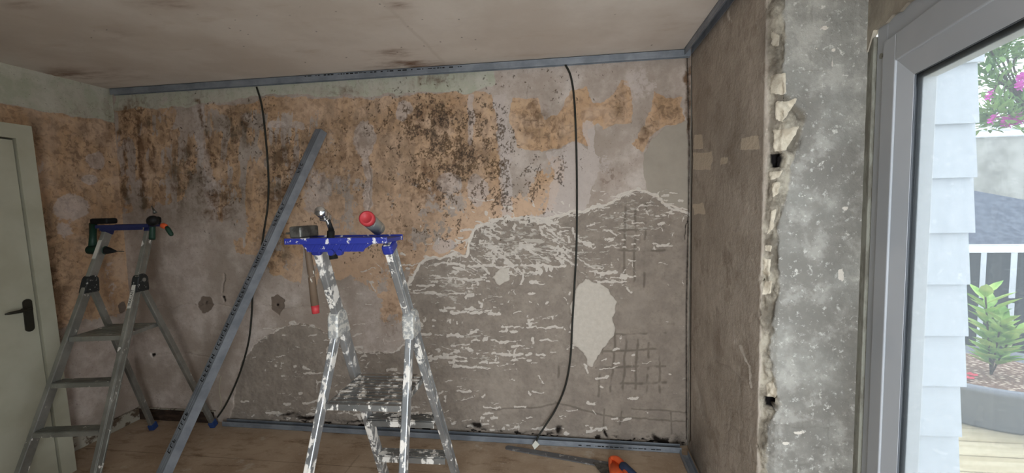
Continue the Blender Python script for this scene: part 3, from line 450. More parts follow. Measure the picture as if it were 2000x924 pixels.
def ring_frame(name, s0, s1, z0, z1, w, n0, n1, mat, bev=.003, wb=None):
    bm = bmesh.new(); mt = Matrix((WD, WN, Vector((0, 0, 1)))).transposed(); wb = wb or w
    for a_, b_, c_, d_ in ((s0, s0+w, z0, z1), (s1-w, s1, z0, z1), (s0+w, s1-w, z1-w, z1), (s0+w, s1-w, z0, z0+wb)):
        box(bm, wp((a_+b_)/2, (n0+n1)/2, (c_+d_)/2), (b_-a_, n1-n0, d_-c_), mt, bev)
    return rel(put(name, bm, mat), win)
ring_frame('window_frame', .058, 2.12, .0, 2.16, .075, -.07, .0, PVC)
ring_frame('sash', .128, 1.06, .06, 2.095, .085, -.062, .010, PVC, .004)
# sloping glazing bead
bm = bmesh.new(); zs0, zs1, sa, sb = .145, 2.010, .2135, .9745; bw = .078
def rp(i, ins, n): s = (sa+ins, sb-ins)[i in (1, 2)]; z = (zs0+ins, zs1-ins)[i in (2, 3)]; return wp(s, n, z)
for i in range(4):
    j = (i+1) % 4; A4 = [rp(i, 0, .004), rp(j, 0, .004), rp(j, .060, -.014), rp(i, .060, -.014)]; B4 = [rp(i, 0, -.05), rp(j, 0, -.05), rp(j, .060, -.05), rp(i, .060, -.05)]
    va = [bm.verts.new(p) for p in A4]; vb = [bm.verts.new(p) for p in B4]; bm.faces.new(va); bm.faces.new(vb[::-1])
    for k in range(4): bm.faces.new((va[k], va[(k+1) % 4], vb[(k+1) % 4], vb[k]))
rel(put('glazing_bead', bm, PVC), win)
g1 = ring_frame('gasket', .2737, .9143, .2047, 1.9503, .0022, -.019, -.0155, GSK, 0)
ring_frame('outer_bead', .2740, .9140, .2050, 1.9500, .016, -.062, -.028, WPV, .002)
gp = rel(wbox('glass_pane', .2742, .9138, -.0265, -.0195, .2052, 1.9498, GLS), win)
ring_frame('sash', 1.07, 2.04, .06, 2.095, .085, -.062, .010, PVC, .004)
rel(wbox('glass_pane', 1.15, 1.96, -.035, -.028, .14, 2.015, GLS), win)
bm = bmesh.new(); tube(bm, [wp(.095, 0, 2.06), wp(.095, .004, 2.06)], .009); rel(put('screw_cap', bm, LIN), win)
bm = bmesh.new(); box(bm, wp(-.035, .012, 1.77), (.02, .02, .04), None, .002); box(bm, wp(-.035, .012, 1.19), (.02, .02, .03), None, .002); struct(put('trim_4', bm, GSK))

# ------------------------------------------------------------------ outside
SHG = M('white_clapboard', .6); a = SHG.noise(5, 5, .6, st=(6, 1, .5)); SHG.col(SHG.mix(SHG.step(a, .5, .75, 0, .6), srgb(206, 211, 216), srgb(190, 196, 202))); SHG.bump(SHG.noise(60, 3, .6, st=(4, 1, .3)), .15, .002)
zs = [hit(1840, y, 1, -.95).z for y in (-90, 24, 126, 243, 348, 455, 555, 655, 753, 850, 945)]
clad = empty('exterior_cladding', (.6, -.93, 0)); tag(clad, 'white overlapping board cladding on the wall end just outside the glass', 'cladding')
for i in range(len(zs)-1):
    z1, z0 = zs[i], zs[i+1]; bm = bmesh.new(); xe = .778+.004*math.sin(i*2.1)
    prism(bm, [(.40, -.935, z1+.02), (.40, -.958, z0), (.40, -.945, z0), (.40, -.925, z1+.02)], (xe-.40, 0, .0)); rel(put('cladding_board', bm, SHG), clad)
bm = bmesh.new(); box(bm, (.59, -.78, 1.2), (.36, .285, 3.0)); rel(put('sheathing', bm, SHG), clad)
DCK = M('deck_boards', .8); a = DCK.noise(5, 5, .65, st=(.4, 6, 1)); DCK.col(DCK.mix(DCK.step(a, .4, .65), srgb(196, 182, 150), srgb(174, 158, 124)))
bm = bmesh.new()
for i in range(34): box(bm, (2.7, -3.6+i*.19, -.13), (4.2, .178, .04), None, .004)
deck = put('deck', bm, DCK); struct(deck)
ROF = M('slate', .8); a = ROF.vor(6, (1, 1, 1)); ROF.col(ROF.mix(ROF.step(ROF.noise(12, 4, .6), .4, .6), srgb(92, 98, 110), srgb(70, 76, 90)))
GRW = M('weathered_grey_render', .9); GRW.col(GRW.mix(GRW.step(GRW.noise(1.5, 6, .65), .38, .62), srgb(178, 176, 168), srgb(140, 138, 130)))
WHT = M('white_metal', .5); WHT.col(srgb(232, 236, 240)); BLK = M('dark_painted_wood', .6); BLK.col(srgb(26, 30, 36))
# fence
fy = 2.4; f0 = hit(1885, 600, 1, fy); fence = empty('garden_fence', (f0.x+.8, fy, -.1)); tag(fence, 'dark slatted balustrade with a white top rail beyond the plant pot', 'fence')
zt = hit(1940, 482, 1, fy).z; zb = -.11
bm = bmesh.new(); box(bm, (f0.x+.6, fy, zt-.03), (3.0, .07, .06), None, .004); rel(put('top_rail', bm, WHT), fence)
xx = f0.x-.80
ws = [(1905, 1930), (1958, 1975)]
gaps = sorted([(hit(a_, 600, 1, fy).x, hit(b_, 600, 1, fy).x) for a_, b_ in ((1908, 1924), (1966, 1984), (2028, 2046))])
edges = [f0.x-.9]+[v for g_ in gaps for v in g_]+[f0.x+2.1]
for i in range(0, len(edges), 2):
    bm = bmesh.new(); box(bm, ((edges[i]+edges[i+1])/2, fy, (zb+zt-.06)/2), (edges[i+1]-edges[i], .03, zt-.06-zb), None, .002); rel(put('fence_panel', bm, BLK), fence)
bm = bmesh.new(); box(bm, (f0.x+.6, fy+.025, hit(1940, 588, 1, fy).z), (3.0, .02, .05)); rel(put('cross_rail', bm, BLK), fence)
bm = bmesh.new(); box(bm, (f0.x+1.2, 3.6, .3), (5, .1, 1.3)); tag(put('low_white_wall', bm, WHT), 'white low wall seen through the gaps of the dark fence', 'wall')
# slate roof and weathered wall
ra = hit(1885, 478, 1, 4.2); rb = hit(1885, 372, 1, 6.0); rc = hit(2000, 408, 1, 6.0)
bm = bmesh.new(); prism(bm, [(ra.x-1.5, 4.2, ra.z), (ra.x+4, 4.2, ra.z-.05), (rc.x+4, 6.0, rc.z-.9), (rc.x, 6.0, rc.z), (rb.x-1.5, 6.0, rb.z+.45)], (0, 0, -.08)); bld = put('slate_roof', bm, ROF); tag(bld, 'grey slate roof of the low building beyond the fence', 'roof')
bm = bmesh.new(); wt = hit(1940, 268, 1, 7.5).z; box(bm, (8, 7.6, wt/2-1.5), (9, .2, wt+3)); tag(put('boundary_wall', bm, GRW), 'weathered pale grey rendered wall rising behind the slate roof', 'wall')
bm = bmesh.new(); tube(bm, [(3.5, 7.42, wt+.12), (12.5, 7.42, wt+.20)], .05); tube(bm, [(3.5, 7.42, wt+.0), (12.5, 7.42, wt+.04)], .03); tag(put('metal_pipe', bm, WHT), 'thin pale metal pipes running along the top of the weathered wall', 'pipe')
bm = bmesh.new(); box(bm, (5, 20, -2.6), (60, 60, .1)); struct(put('ground', bm, GRW))
# planter
POT = M('grey_plastic_pot', .6); POT.col(srgb(124, 126, 132)); SOI = M('pebbly_soil', .9); SOI.col(SOI.mix(SOI.step(SOI.vor(30), .2, .5), srgb(190, 170, 150), srgb(110, 84, 70)))
LEF = M('fresh_leaf', .6); LEF.b.inputs['Subsurface Weight'].default_value = 0.0; LEF.col(LEF.mix(LEF.step(LEF.noise(8, 3, .5), .35, .65), srgb(120, 168, 70), srgb(176, 200, 110)))
LFD = M('shrub_leaf', .6); LFD.col(LFD.mix(LFD.step(LFD.noise(3, 3, .5), .35, .65), srgb(86, 124, 62), srgb(140, 170, 100)))
pc = Vector((2.55, 1.05, -.108)); pot = empty('plant_pot', pc); tag(pot, 'large round grey plastic pot standing on the deck outside the window', 'plant pot')
bm = bmesh.new(); n = 40
prof = [(.50, 0), (.53, .02), (.60, .28), (.64, .30), (.64, .335), (.60, .34), (.58, .27), (.50, .27)]
rings = [[bm.verts.new((math.cos(2*math.pi*k/n)*r*1.05, math.sin(2*math.pi*k/n)*r*.92, z)) for k in range(n)] for r, z in prof]
for a_, b_ in zip(rings, rings[1:]):
    for k in range(n): bm.faces.new((a_[k], a_[(k+1) % n], b_[(k+1) % n], b_[k]))
bm.faces.new(rings[0][::-1]); bm.faces.new(rings[-1]); put('pot_body', bm, POT, pot, True)
bm = bmesh.new(); lathe(bm, (0, 0, .255), (0, 0, .285), [(0, .54), (1, .52)], 30); put('soil', bm, SOI, pot)
def leaf(bm, p, d, L, w, up=Vector((0, 0, 1))):
    d = d.normalized(); x = d.cross(up); x = x.normalized() if x.length > .05 else Vector((1, 0, 0)); nrm = x.cross(d); th = nrm*.0012
    m = [p, p+d*L*.35+x*w*.5+nrm*L*.04, p+d*L*.7+x*w*.36, p+d*L-nrm*L*.08, p+d*L*.7-x*w*.36, p+d*L*.35-x*w*.5+nrm*L*.04]; c0 = p+d*L*.4-nrm*w*.12
    a = [bm.verts.new(q) for q in m]; cc = bm.verts.new(c0); b = [bm.verts.new(q-th) for q in m]; c2 = bm.verts.new(c0-th)
    for i in range(6): bm.faces.new((a[i], a[(i+1) % 6], cc)); bm.faces.new((b[(i+1) % 6], b[i], c2)); bm.faces.new((a[(i+1) % 6], a[i], b[i], b[(i+1) % 6]))
ps = hit(1935, 735, 1, 1.0); plant = empty('potted_shrub', (ps.x, 1.0, .17)); tag(plant, 'bright green leafy shrub growing in the large grey pot outside', 'plant')
topz = hit(1920, 575, 1, 1.0).z-.17
bm = bmesh.new(); bl = bmesh.new()
for i, (dx, dy, hh_) in enumerate(((-.07, 0, topz), (.03, .05, topz*.82), (.10, -.05, topz*.6), (-.02, -.08, topz*.7))):
    path = smooth_path([(0, 0, 0), (dx*.4, dy*.4, hh_*.4), (dx, dy, hh_)], 4); tube(bm, path, .006, 6)
    for k in range(22):
        t = .2+.8*k/21; p = Vector((dx*t, dy*t, hh_*t)); an = k*2.4+i; leaf(bl, p, Vector((math.cos(an), math.sin(an), .45+.5*t)), random.uniform(.13, .22), random.uniform(.055, .085))
put('stem', bm, BBM, plant); put('foliage', bl, LEF, plant)
b2 = hit(1900, 690, 1, 1.55); bm = bmesh.new(); lathe(bm, (b2.x-.05, 2.05, -.10), (b2.x-.05, 2.05, .12), [(0, .12), (.8, .19), (1, .20), (1, .17), (.9, .16)], 24); BOW = M('pale_glazed_bowl', .4); BOW.col(srgb(196, 198, 200)); tag(put('bowl', bm, BOW, None, True), 'pale round bowl pot behind the large grey pot', 'bowl')
FLW = M('pink_petals', .6); FLW.col(srgb(214, 88, 190)); RDF = M('red_petals', .6); RDF.col(srgb(196, 70, 84))
for k in range(9):
    bm = bmesh.new(); p = Vector((random.uniform(-.52, -.2), random.uniform(-.25, .05), .30)); 
    for j in range(5): leaf(bm, p, Vector((math.cos(j*1.26), math.sin(j*1.26), .5)), .045, .035)
    put('flower', bm, RDF, pot)
# flowering shrub hanging at the upper right
hc = hit(1965, 140, 1, 2.4); sh = empty('flowering_shrub', (hc.x, 2.4, hc.z)); tag(sh, 'airy green shrub with pink blossoms high outside the window', 'shrub')
bl = bmesh.new(); bs = bmesh.new(); bf = bmesh.new(); R2 = random.Random(4)
spots = [(1932, 90, 30), (1950, 60, 28), (1975, 80, 30), (1930, 150, 26), (1950, 170, 30), (1940, 215, 24), (1965, 225, 26), (1990, 190, 24), (1995, 110, 26), (1925, 240, 18), (1945, 120, 26), (1985, 240, 14)]
for px_, py_, rr in spots:
    c_ = hit(px_, py_, 1, 2.4+R2.uniform(-.3, .3)); rad = rr/FPX*4.9; tube(bs, smooth_path([(.3, 0, -.6), ((c_.x-hc.x)*.5, (c_.y-2.4)*.5, (c_.z-hc.z)*.3), (c_.x-hc.x, c_.y-2.4, c_.z-hc.z)], 4), .008, 6)
    for k in range(85):
        v = Vector((R2.gauss(0, 1), R2.gauss(0, 1), R2.gauss(0, 1))).normalized()*rad*R2.uniform(.2, 1.15); p = Vector((c_.x-hc.x, c_.y-2.4, c_.z-hc.z))+v
        leaf(bl, p, v+Vector((R2.uniform(-.1, .1), 0, .05)), R2.uniform(.06, .12), R2.uniform(.025, .045))
for px_, py_, cnt in ((1995, 35, 8), (1985, 30, 5), (1996, 150, 6), (1994, 168, 6), (1965, 238, 9), (1980, 234, 10), (1992, 232, 8), (1940, 232, 3), (1930, 185, 2)):
    for k in range(cnt):
        bf = bmesh.new(); c_ = hit(px_+R2.uniform(-7, 7), py_+R2.uniform(-6, 6), 1, 2.1); p = Vector((c_.x-hc.x, c_.y-2.4, c_.z-hc.z))
        for j in range(5): leaf(bf, p, Vector((math.cos(j*1.26), -.5, math.sin(j*1.26))), .045, .04)
        put('blossom', bf, FLW, sh)
put('branches', bs, BBM, sh); put('foliage', bl, LFD, sh)

# ------------------------------------------------------------------ metal tracks
GAL = M('galvanised_steel', .45, .4, .5); a = GAL.noise(7, 5, .6, st=(1, 1, 1)); GAL.col(GAL.mix(GAL.step(a, .35, .65), srgb(150, 156, 164), srgb(126, 132, 140)))
INK = M('black_print', .7); INK.col(srgb(24, 24, 24))
def track(name, a, b, inward, up, depth, flange, label, cat='track', t=.0025, notch=0):
    """U channel between a and b; web lies on the surface, flanges stand along `up`"""
    a, b = Vector(a), Vector(b); inw = Vector(inward); up = Vector(up); mid = (a+b)/2; L = (b-a).length; x = (b-a).normalized(); mt = Matrix((x, inw, up)).transposed(); bm = bmesh.new()
    box(bm, mid+inw*(depth/2)+up*(t/2), (L, depth, t), mt); box(bm, mid+inw*(t/2)+up*(flange/2), (L, t, flange), mt); box(bm, mid+inw*(depth-t/2)+up*(flange/2), (L, t, flange), mt)
    for k in range(2): box(bm, mid+inw*(depth+.0006)+up*(flange*(.3+.4*k)), (L, .0016, .0022), mt)
    bm.transform(Matrix.Translation(-mid)); o = put(name, bm, GAL); o.location = mid; tag(o, label, cat, 'galvanised tracks round the stripped walls'); return o
def dashes(parent, a, b, n, hgt, normal, up, seed):        # small printed code on the metal, mostly strokes at this size
    r = random.Random(seed); bm = bmesh.new(); a, b, nn, up = Vector(a), Vector(b), Vector(normal), Vector(up); x = (b-a).normalized(); mt = Matrix((x, nn, up)).transposed(); L = (b-a).length; p = 0
    while p < L:
        w = r.uniform(.006, .03)
        box(bm, a+x*(p+w/2)+nn*.0003, (w, .0006, hgt*r.uniform(.5, 1)), mt); p += w+r.choice((.006, .010, .03))
    o = put('printed_code', bm, INK); rel(o, parent)
tc = track('metal_track', (-4.05, -.010, H-.001), (-.012, -.010, H-.001), (0, -1, 0), (0, 0, -1), .030, .044, 'long galvanised metal track under the ceiling along the stripped back wall')
dashes(tc, hit(595, 149, 1, -.0412), hit(900, 130, 1, -.0412), 40, .008, (0, -1, 0), (0, 0, 1), 3)
tf = track('metal_track', (-3.31, -.010, .001), (-.055, -.022, .001), (0, -1, 0), (0, 0, 1), .046, .036, 'long galvanised metal track on the floor along the foot of the back wall')
dashes(tf, (-.70, -.0695, .018), (-.18, -.0705, .018), 20, .006, (0, -1, 0), (0, 0, 1), 5)
track('metal_track', (-.012, -.06, H-.001), (-.012, -1.9, H-.001), (-1, 0, 0), (0, 0, -1), .040, .040, 'galvanised metal track under the ceiling along the brown right wall')
track('metal_track', (-.022, -.09, .001), (-.022, -1.3, .001), (-1, 0, 0), (0, 0, 1), .048, .034, 'galvanised metal track on the floor beside the brown right wall')

# leaning stud: C channel, printed narrow face to the left, bright flange to the right
tp = hit(627, 252, 1, -.068); bp = hit(290, 985, 2, .0); dz = (tp-bp).normalized()
stud = empty('steel_stud', bp); tag(stud, 'long galvanised steel stud leaning across the wall between the two ladders', 'metal stud')
sx = Vector((1, -.55, 0)); sx = (sx-dz*sx.dot(dz)).normalized(); sy = dz.cross(sx)
if sy.y > 0: sy = -sy
# faces: web (printed, faces left-front), flange (faces right-front)
sl = Vector((-.42, -.90, 0)); sl = (sl-dz*sl.dot(dz)).normalized(); sr = dz.cross(sl)
if sr.x < 0: sr = -sr
mt = Matrix((sl, sr, dz)).transposed(); L = (tp-bp).length; w1, w2 = .064, .050; bm = bmesh.new(); mid = dz*(L/2)
box(bm, mid+sl*0+sr*(-w1/2), (.002, w1, L), mt); box(bm, mid+sl*(-w2/2)+sr*0, (w2, .002, L), mt); box(bm, mid+sl*(-w2/2)+sr*(-w1), (w2, .002, L), mt); box(bm, mid+sl*(-w2)+sr*(-.006), (.002, .012, L), mt); box(bm, mid+sl*(-w2)+sr*(-w1+.006), (.002, .012, L), mt)
for k in (.3, .62): box(bm, mid+sl*.0014+sr*(-w1*k), (.0012, .0025, L), mt)
stud_body = put('channel', bm, GAL, stud)
bm = bmesh.new(); R4 = random.Random(8)     # the print is too worn to read in the photograph: rows of broken letter strokes
for t0_, t1_ in ((.86, .89), (.70, .77), (.58, .66), (.45, .55), (.36, .43), (.28, .34), (.165, .20), (.11, .14)):
    t = L*t0_
    while t < L*t1_:
        hgt_ = .030; k_ = R4.randrange(4); gw = R4.uniform(.016, .022); c0 = sl*.0018+sr*(-w1*.5)
        box(bm, dz*t+c0, (.0008, hgt_, .005), mt)
        if k_ in (0, 1): box(bm, dz*(t+gw*.4)+c0+sr*(hgt_/2-.0025), (.0008, .005, gw*.8), mt)
        if k_ in (1, 2): box(bm, dz*(t+gw*.4)+c0, (.0008, .005, gw*.8), mt)
        if k_ in (0, 3): box(bm, dz*(t+gw*.4)+c0-sr*(hgt_/2-.0025), (.0008, .005, gw*.8), mt)
        if k_ == 2: box(bm, dz*(t+gw*.8)+c0, (.0008, hgt_, .005), mt)
        t += gw+.009
put('printed_code', bm, INK, stud)

# ------------------------------------------------------------------ cables
CAB = M('dark_cable', .6); CAB.col(srgb(40, 40, 34))
def cable(name, pix, r, y, mat, label, end=None):
    pts = [hit(a_, b_, 1, y) for a_, b_ in pix]
    if end: pts += [Vector(e) for e in end]
    bm = bmesh.new(); tube(bm, smooth_path(pts, 8), r, 8); o = put(name, bm, mat, None, True); tag(o, label, 'cable'); return o
cable('electric_cable', [(501, 170), (511, 205), (518, 260), (524, 340), (523, 400), (515, 455), (507, 510), (495, 560), (491, 620), (485, 670), (468, 730), (444, 785), (425, 815)], .0062, -.022, CAB, 'dark cable hanging down the wall behind the leaning steel stud')
cb = cable('electric_cable', [(1104, 126), (1115, 150), (1122, 200), (1126, 300), (1127, 400), (1126, 480), (1122, 560), (1118, 630), (1114, 700), (1104, 755), (1085, 800)], .0062, -.026, CAB, 'dark cable hanging over the bare cement part of the back wall', [tuple(hit(1066, 830, 1, -.05)), tuple(hit(1050, 855, 1, -.085)), tuple(hit(1046, 872, 2, .02))])
e = hit(1046, 869, 2, .035); TAP = M('white_tape', .7); TAP.col(srgb(214, 212, 200))
bm = bmesh.new(); prism(bm, [e+Vector((.0, 0, .032)), e+Vector((.026, 0, .006)), e+Vector((-.006, 0, -.028)), e+Vector((-.022, 0, .0))], (0, -.006, 0)); t_ = put('tape_flag', bm, TAP); rel(t_, cb)
WCB = M('cream_wire', .6); WCB.col(srgb(170, 160, 140)); cable('thin_wire', [(431, 735), (428, 760), (432, 785), (429, 798)], .003, -.008, WCB, 'short cream wire on the wall beside the ladder foot')

# ------------------------------------------------------------------ ladders
def alu(name, seed, amt, dull):
    m = M(name, .38, .7, .5); a = m.noise(6, 5, .6, off=(seed, 0, 0)); p = m.noise(30, 5, .7, off=(seed, 3, 0), st=(1, 1, .6)); q = m.noise(9, 4, .6, off=(0, seed, 2))
    c = m.mix(m.step(a, .35, .65), srgb(*dull), srgb(*[v-26 for v in dull])); f = m.step(m.ma('ADD', p, m.ma('MULTIPLY', m.ma('SUBTRACT', q, .5), .5)), amt, amt+.05); c = m.mix(f, c, srgb(214, 208, 200)); m.col(c)
    m.put(m.b.inputs['Metallic'], m.ma('MULTIPLY_ADD', f, -.7, .7)); m.put(m.b.inputs['Roughness'], m.ma('MULTIPLY_ADD', f, .45, .38)); return m
AL1 = alu('paint_spattered_aluminium', 1, .53, (176, 178, 180)); AL2 = alu('dusty_aluminium', 5, .64, (166, 166, 160)); STP = alu('spattered_step', 9, .52, (150, 150, 148))
def blue(name, amt, c1=(38, 47, 128)):
    m = M(name, .4, 0, .45); p = m.noise(28, 5, .7, off=(amt*9, 2, 0)); m.col(m.mix(m.step(p, amt, amt+.05), srgb(*c1), srgb(200, 196, 196))); return m
BL1 = blue('blue_plastic_with_paint', .59); BL2 = blue('dark_blue_plastic', .70, (30, 36, 78)); FOT = M('blue_foot', .6); FOT.col(srgb(40, 62, 110))
HG1 = M('spattered_hinge', .5, .2); HG1.col(HG1.mix(HG1.step(HG1.noise(40, 4, .7), .45, .55), srgb(150, 150, 148), srgb(200, 196, 188))); HG2 = M('black_hinge', .5); HG2.col(HG2.mix(HG2.step(HG2.noise(60, 5, .7), .60, .64), srgb(40, 42, 42), srgb(180, 178, 170)))
LBL = M('paper_label', .6); LBL.col(srgb(196, 192, 182))
def ladder(o3, D, al, bl_, hg, label, tray_ext, skirt, text_on):
    Ht, Hh, Hp, wt, kw, lf, lr, kr, st = D
    mp = lambda s, z, off=0: Vector((lf*(Ht-z), s*(wt+kw*(Ht-z)+off), z)); hgp = lambda s: mp(s, Hh)
    rp_ = lambda s, z, off=0: Vector((hgp(s).x-lr*(Hh-z), s*(abs(hgp(s).y)+kr*(Hh-z)+off), z))
    root = empty('step_ladder', (o3[0], o3[1], 0), o3[2]); tag(root, label, 'ladder', 'step ladders with blue tool trays')
    for s in (-1, 1):
        bm = bmesh.new(); beam(bm, mp(s, .03), mp(s, Ht+.005), .026, .052, (0, 1, 0), .004)
        # raised ribs along the outer face
        for k in (-1, 1): beam(bm, mp(s, .05, .0135)+Vector((k*.017, 0, 0)), mp(s, Ht-.02, .0135)+Vector((k*.017, 0, 0)), .003, .005, (0, 1, 0), 0)
        put('stile', bm, al, root)
        bm = bmesh.new(); beam(bm, mp(s, .0)+Vector((.0, 0, .0)), mp(s, .05), .034, .062, (0, 1, 0), .004)
        for v in bm.verts: v.co.z = max(v.co.z, 0)
        put('foot', bm, FOT, root)
        bm = bmesh.new(); beam(bm, rp_(s, .03), rp_(s, Hh), .024, .036, (0, 1, 0), .004); put('rear_leg', bm, al, root)
        bm = bmesh.new(); beam(bm, rp_(s, .0), rp_(s, .05), .034, .050, (0, 1, 0), .004)
        for v in bm.verts: v.co.z = max(v.co.z, 0)
        put('foot', bm, FOT, root)
        # hinge: rounded cap over the joint
        h = hgp(s); dm = (mp(s, Hh-.1)-h).normalized(); dr_ = (rp_(s, Hh-.1)-h).normalized(); bm = bmesh.new(); pts = []
        for yy, rr in ((-.019, .9), (-.012, 1), (.016, 1), (.022, .85)):
            for k in range(16):
                t = 2*math.pi*k/16; pts.append(h+Vector((-.008+math.cos(t)*.040*rr, yy*s+.002*s, .004+math.sin(t)*.034*rr)))
            for dd in (dm, dr_):
                pts.append(h+dd*.075*rr+Vector((.022 if dd is dm else .016, yy*s, 0))); pts.append(h+dd*.075*rr+Vector((-.022 if dd is dm else -.018, yy*s, 0)))
        hull(bm, pts); hg_o = put('hinge', bm, hg, root, False)
        bm = bmesh.new(); y0 = h.y+s*.022; tube(bm, [(h.x-.008, y0, h.z), (h.x-.008, y0+s*.006, h.z)], .012, 14); put('rivet', bm, al, hg_o)
    # steps
    k = 1
    while Hp-k*st > .12:
        z = Hp-k*st; a, b = mp(-1, z), mp(1, z); bm = bmesh.new(); ww = abs(a.y-b.y)-.026
        box(bm, (a.x-.005, 0, z-.004), (.075, ww, .006), None, .001); box(bm, (a.x+.031, 0, z-.014), (.004, ww, .026), None, .001); box(bm, (a.x-.041, 0, z-.014), (.004, ww, .026), None, .001)
        for j in range(6): box(bm, (a.x-.033+j*.012, 0, z+.0005), (.004, ww-.004, .003))
        put('step', bm, STP if al is AL1 else al, root); k += 1
    # platform
    xf, xb = mp(1, Hp).x, rp_(1, Hp).x; ww = 2*abs(mp(1, Hp).y)-.028; bm = bmesh.new()
    box(bm, ((xf+xb)/2+.006, 0, Hp-.004), (xf-xb+.03, ww, .006), None, .001); box(bm, (xf+.020, 0, Hp-.014), (.004, ww, .028), None, .001); box(bm, (xb-.008, 0, Hp-.012), (.004, ww, .022), None, .001)
    for s in (-1, 1): box(bm, ((xf+xb)/2+.006, s*(ww/2-.003), Hp-.012), (xf-xb+.02, .004, .024), None, .001)
    for j in range(9): box(bm, (xb+.012+j*(xf-xb-.01)/8.5, 0, Hp+.0005), (.005, ww-.012, .003))
    put('platform', bm, STP if al is AL1 else al, root)
    # tray: plate with slots, rim, skirt with ribs and end caps
    (y0, y1) = tray_ext; zt = Ht+.014; bm = bmesh.new(); x0, x1 = -.085, .055; th = .012
    slots = skirt['slots']; cur = y0
    for (sa_, sb_) in sorted(slots): 
        box(bm, (-.015, (cur+sa_)/2, zt), (x1-x0, sa_-cur, th)); box(bm, (x0+.02, (sa_+sb_)/2, zt), (.04, sb_-sa_, th)); box(bm, (x1-.025, (sa_+sb_)/2, zt), (.05, sb_-sa_, th)); cur = sb_
    box(bm, (-.015, (cur+y1)/2, zt), (x1-x0, y1-cur, th)); 
    for xx_ in (x0, x1): box(bm, (xx_, (y0+y1)/2, zt+.002), (.006, y1-y0, .020), None, .002)
    put('tray', bm, bl_, root)
    if not skirt['deep']:
        bm = bmesh.new(); box(bm, (x1-.006, (y0+y1)/2-.01, zt-.012), (.008, y1-y0-.06, .022), None, .003)
        for j in range(7): box(bm, (x1-.001, y0+.05+j*(y1-y0-.1)/6, zt-.012), (.003, .006, .020))
        put('tray_skirt', bm, bl_, root)
    if skirt['deep']:
        bm = bmesh.new(); ya, yb_ = y0+.05, y1-.05
        for xx_ in (x0+.012,): prism(bm, [(xx_, ya, zt-.006), (xx_, yb_, zt-.006), (xx_, yb_-.02, zt-.034), (xx_, ya+.045, zt-.034)][::1], (.004, 0, 0))
        for j in range(9):
            yy = ya+.03+j*(yb_-ya-.07)/8; prism(bm, [(x0+.008, yy-.012, zt-.006), (x0+.008, yy-.004, zt-.006), (x0+.008, yy+.014, zt-.034), (x0+.008, yy+.006, zt-.034)], (.006, 0, 0))
        ym = (ya+yb_)/2
        tube(bm, [(x0+.004, ym+.02, zt-.036), (x0+.020, ym+.02, zt-.036)], .010, 14); tube(bm, [(x0+.004, ym-.008, zt-.036), (x0+.020, ym-.008, zt-.036)], .010, 14)
        put('tray_skirt', bm, bl_, root)
    for s in (-1, 1):
        bm = bmesh.new(); beam(bm, mp(s, Ht-.028), mp(s, Ht+.004), .036, .060, (0, 1, 0), .008); put('end_cap', bm, bl_, root)
    # label on the stile facing the viewer
    for s, z, ln, wd, tx in text_on:
        bm = bmesh.new(); p = mp(s, z); dz_ = (mp(s, z+.1)-p).normalized(); yv = Vector((0, 1, 0)); yv = (yv-dz_*yv.dot(dz_)).normalized(); nx = yv.cross(dz_); nx = nx if nx.x > 0 else -nx
        mt = Matrix((yv, dz_, nx)).transposed(); box(bm, p+nx*.0266, (wd, ln, .0008), mt); lb = put('label', bm, LBL, root)
        if tx:
            bm = bmesh.new(); X = dz_; Y = nx.cross(X); MM = Matrix(((X.x, Y.x, nx.x, 0), (X.y, Y.y, nx.y, 0), (X.z, Y.z, nx.z, 0), (0, 0, 0, 1))); text_mesh(bm, tx, Matrix.Translation(p+nx*.0275-dz_*.01)@MM, .021); put('lettering', bm, INK, lb)
    return root
D2 = (1.493, 1.181, .882, .129, .050, .450, .400, .061, .229); D1 = (1.469, 1.174, .896, .125, .049, .491, .427, .056, .235)
ladder((-3.523, -.428, -1.389), D2, AL2, BL2, HG2, 'dusty aluminium step ladder with dark blue tray standing beside the door', (-.16, .16), {'slots': [], 'deep': False}, [(1, 1.085, .15, .022, 'MAX.LAST'), (-1, 1.36, .12, .022, '')])
L1o = (-1.46, -1.437, 1.613)
ladder(L1o, D1, AL1, BL1, HG1, 'paint-spattered aluminium step ladder with bright blue tool tray in the middle of the room', (-.155, .19), {'slots': [(.138, .168), (.058, .088)], 'deep': True}, [])
def l1(x, y, z): c_, s_ = math.cos(L1o[2]), math.sin(L1o[2]); return Vector((L1o[0]+c_*x-s_*y, L1o[1]+s_*x+c_*y, z))
ZT1 = 1.469+.020; ZT2 = 1.493+.020

# ------------------------------------------------------------------ tools on the middle ladder
STL = M('worn_steel', .5, .8); STL.col(STL.mix(STL.step(STL.noise(30, 4, .6), .4, .6), srgb(120, 118, 112), srgb(86, 84, 80))); CHR = M('chrome', .22, .95); CHR.col(srgb(190, 190, 190)); WOD = M('painted_wood_handle', .7); WOD.col(WOD.mix(WOD.step(WOD.noise(20, 5, .7, st=(1, 1, .5)), .50, .56), srgb(92, 76, 62), srgb(186, 182, 172)))
RED = M('red_paint', .5); RED.col(srgb(160, 50, 54)); BRB = M('black_rubber', .6); BRB.col(srgb(22, 22, 22))
ha = l1(-.020, .153, ZT1+.025)
ham = empty('lump_hammer', ha); tag(ham, 'square steel hammer with long wooden handle hanging through the blue tray', 'hammer')
bm = bmesh.new(); box(bm, (0, -.01, .0), (.042, .10, .038), None, .005); put('head', bm, STL, ham)
bm = bmesh.new(); hb = hit(617, 612, 1, ha.y+.0)-ha; tube(bm, [(0, 0, -.018), Vector((0, 0, -.05)), hb*.5, hb*.90], [.010, .010, .0115, .013], 14); hd = put('handle', bm, WOD, ham, True)
bm = bmesh.new(); tube(bm, [hb*.9005, hb], [.0133, .012], 14); put('red_handle_end', bm, RED, hd, True)
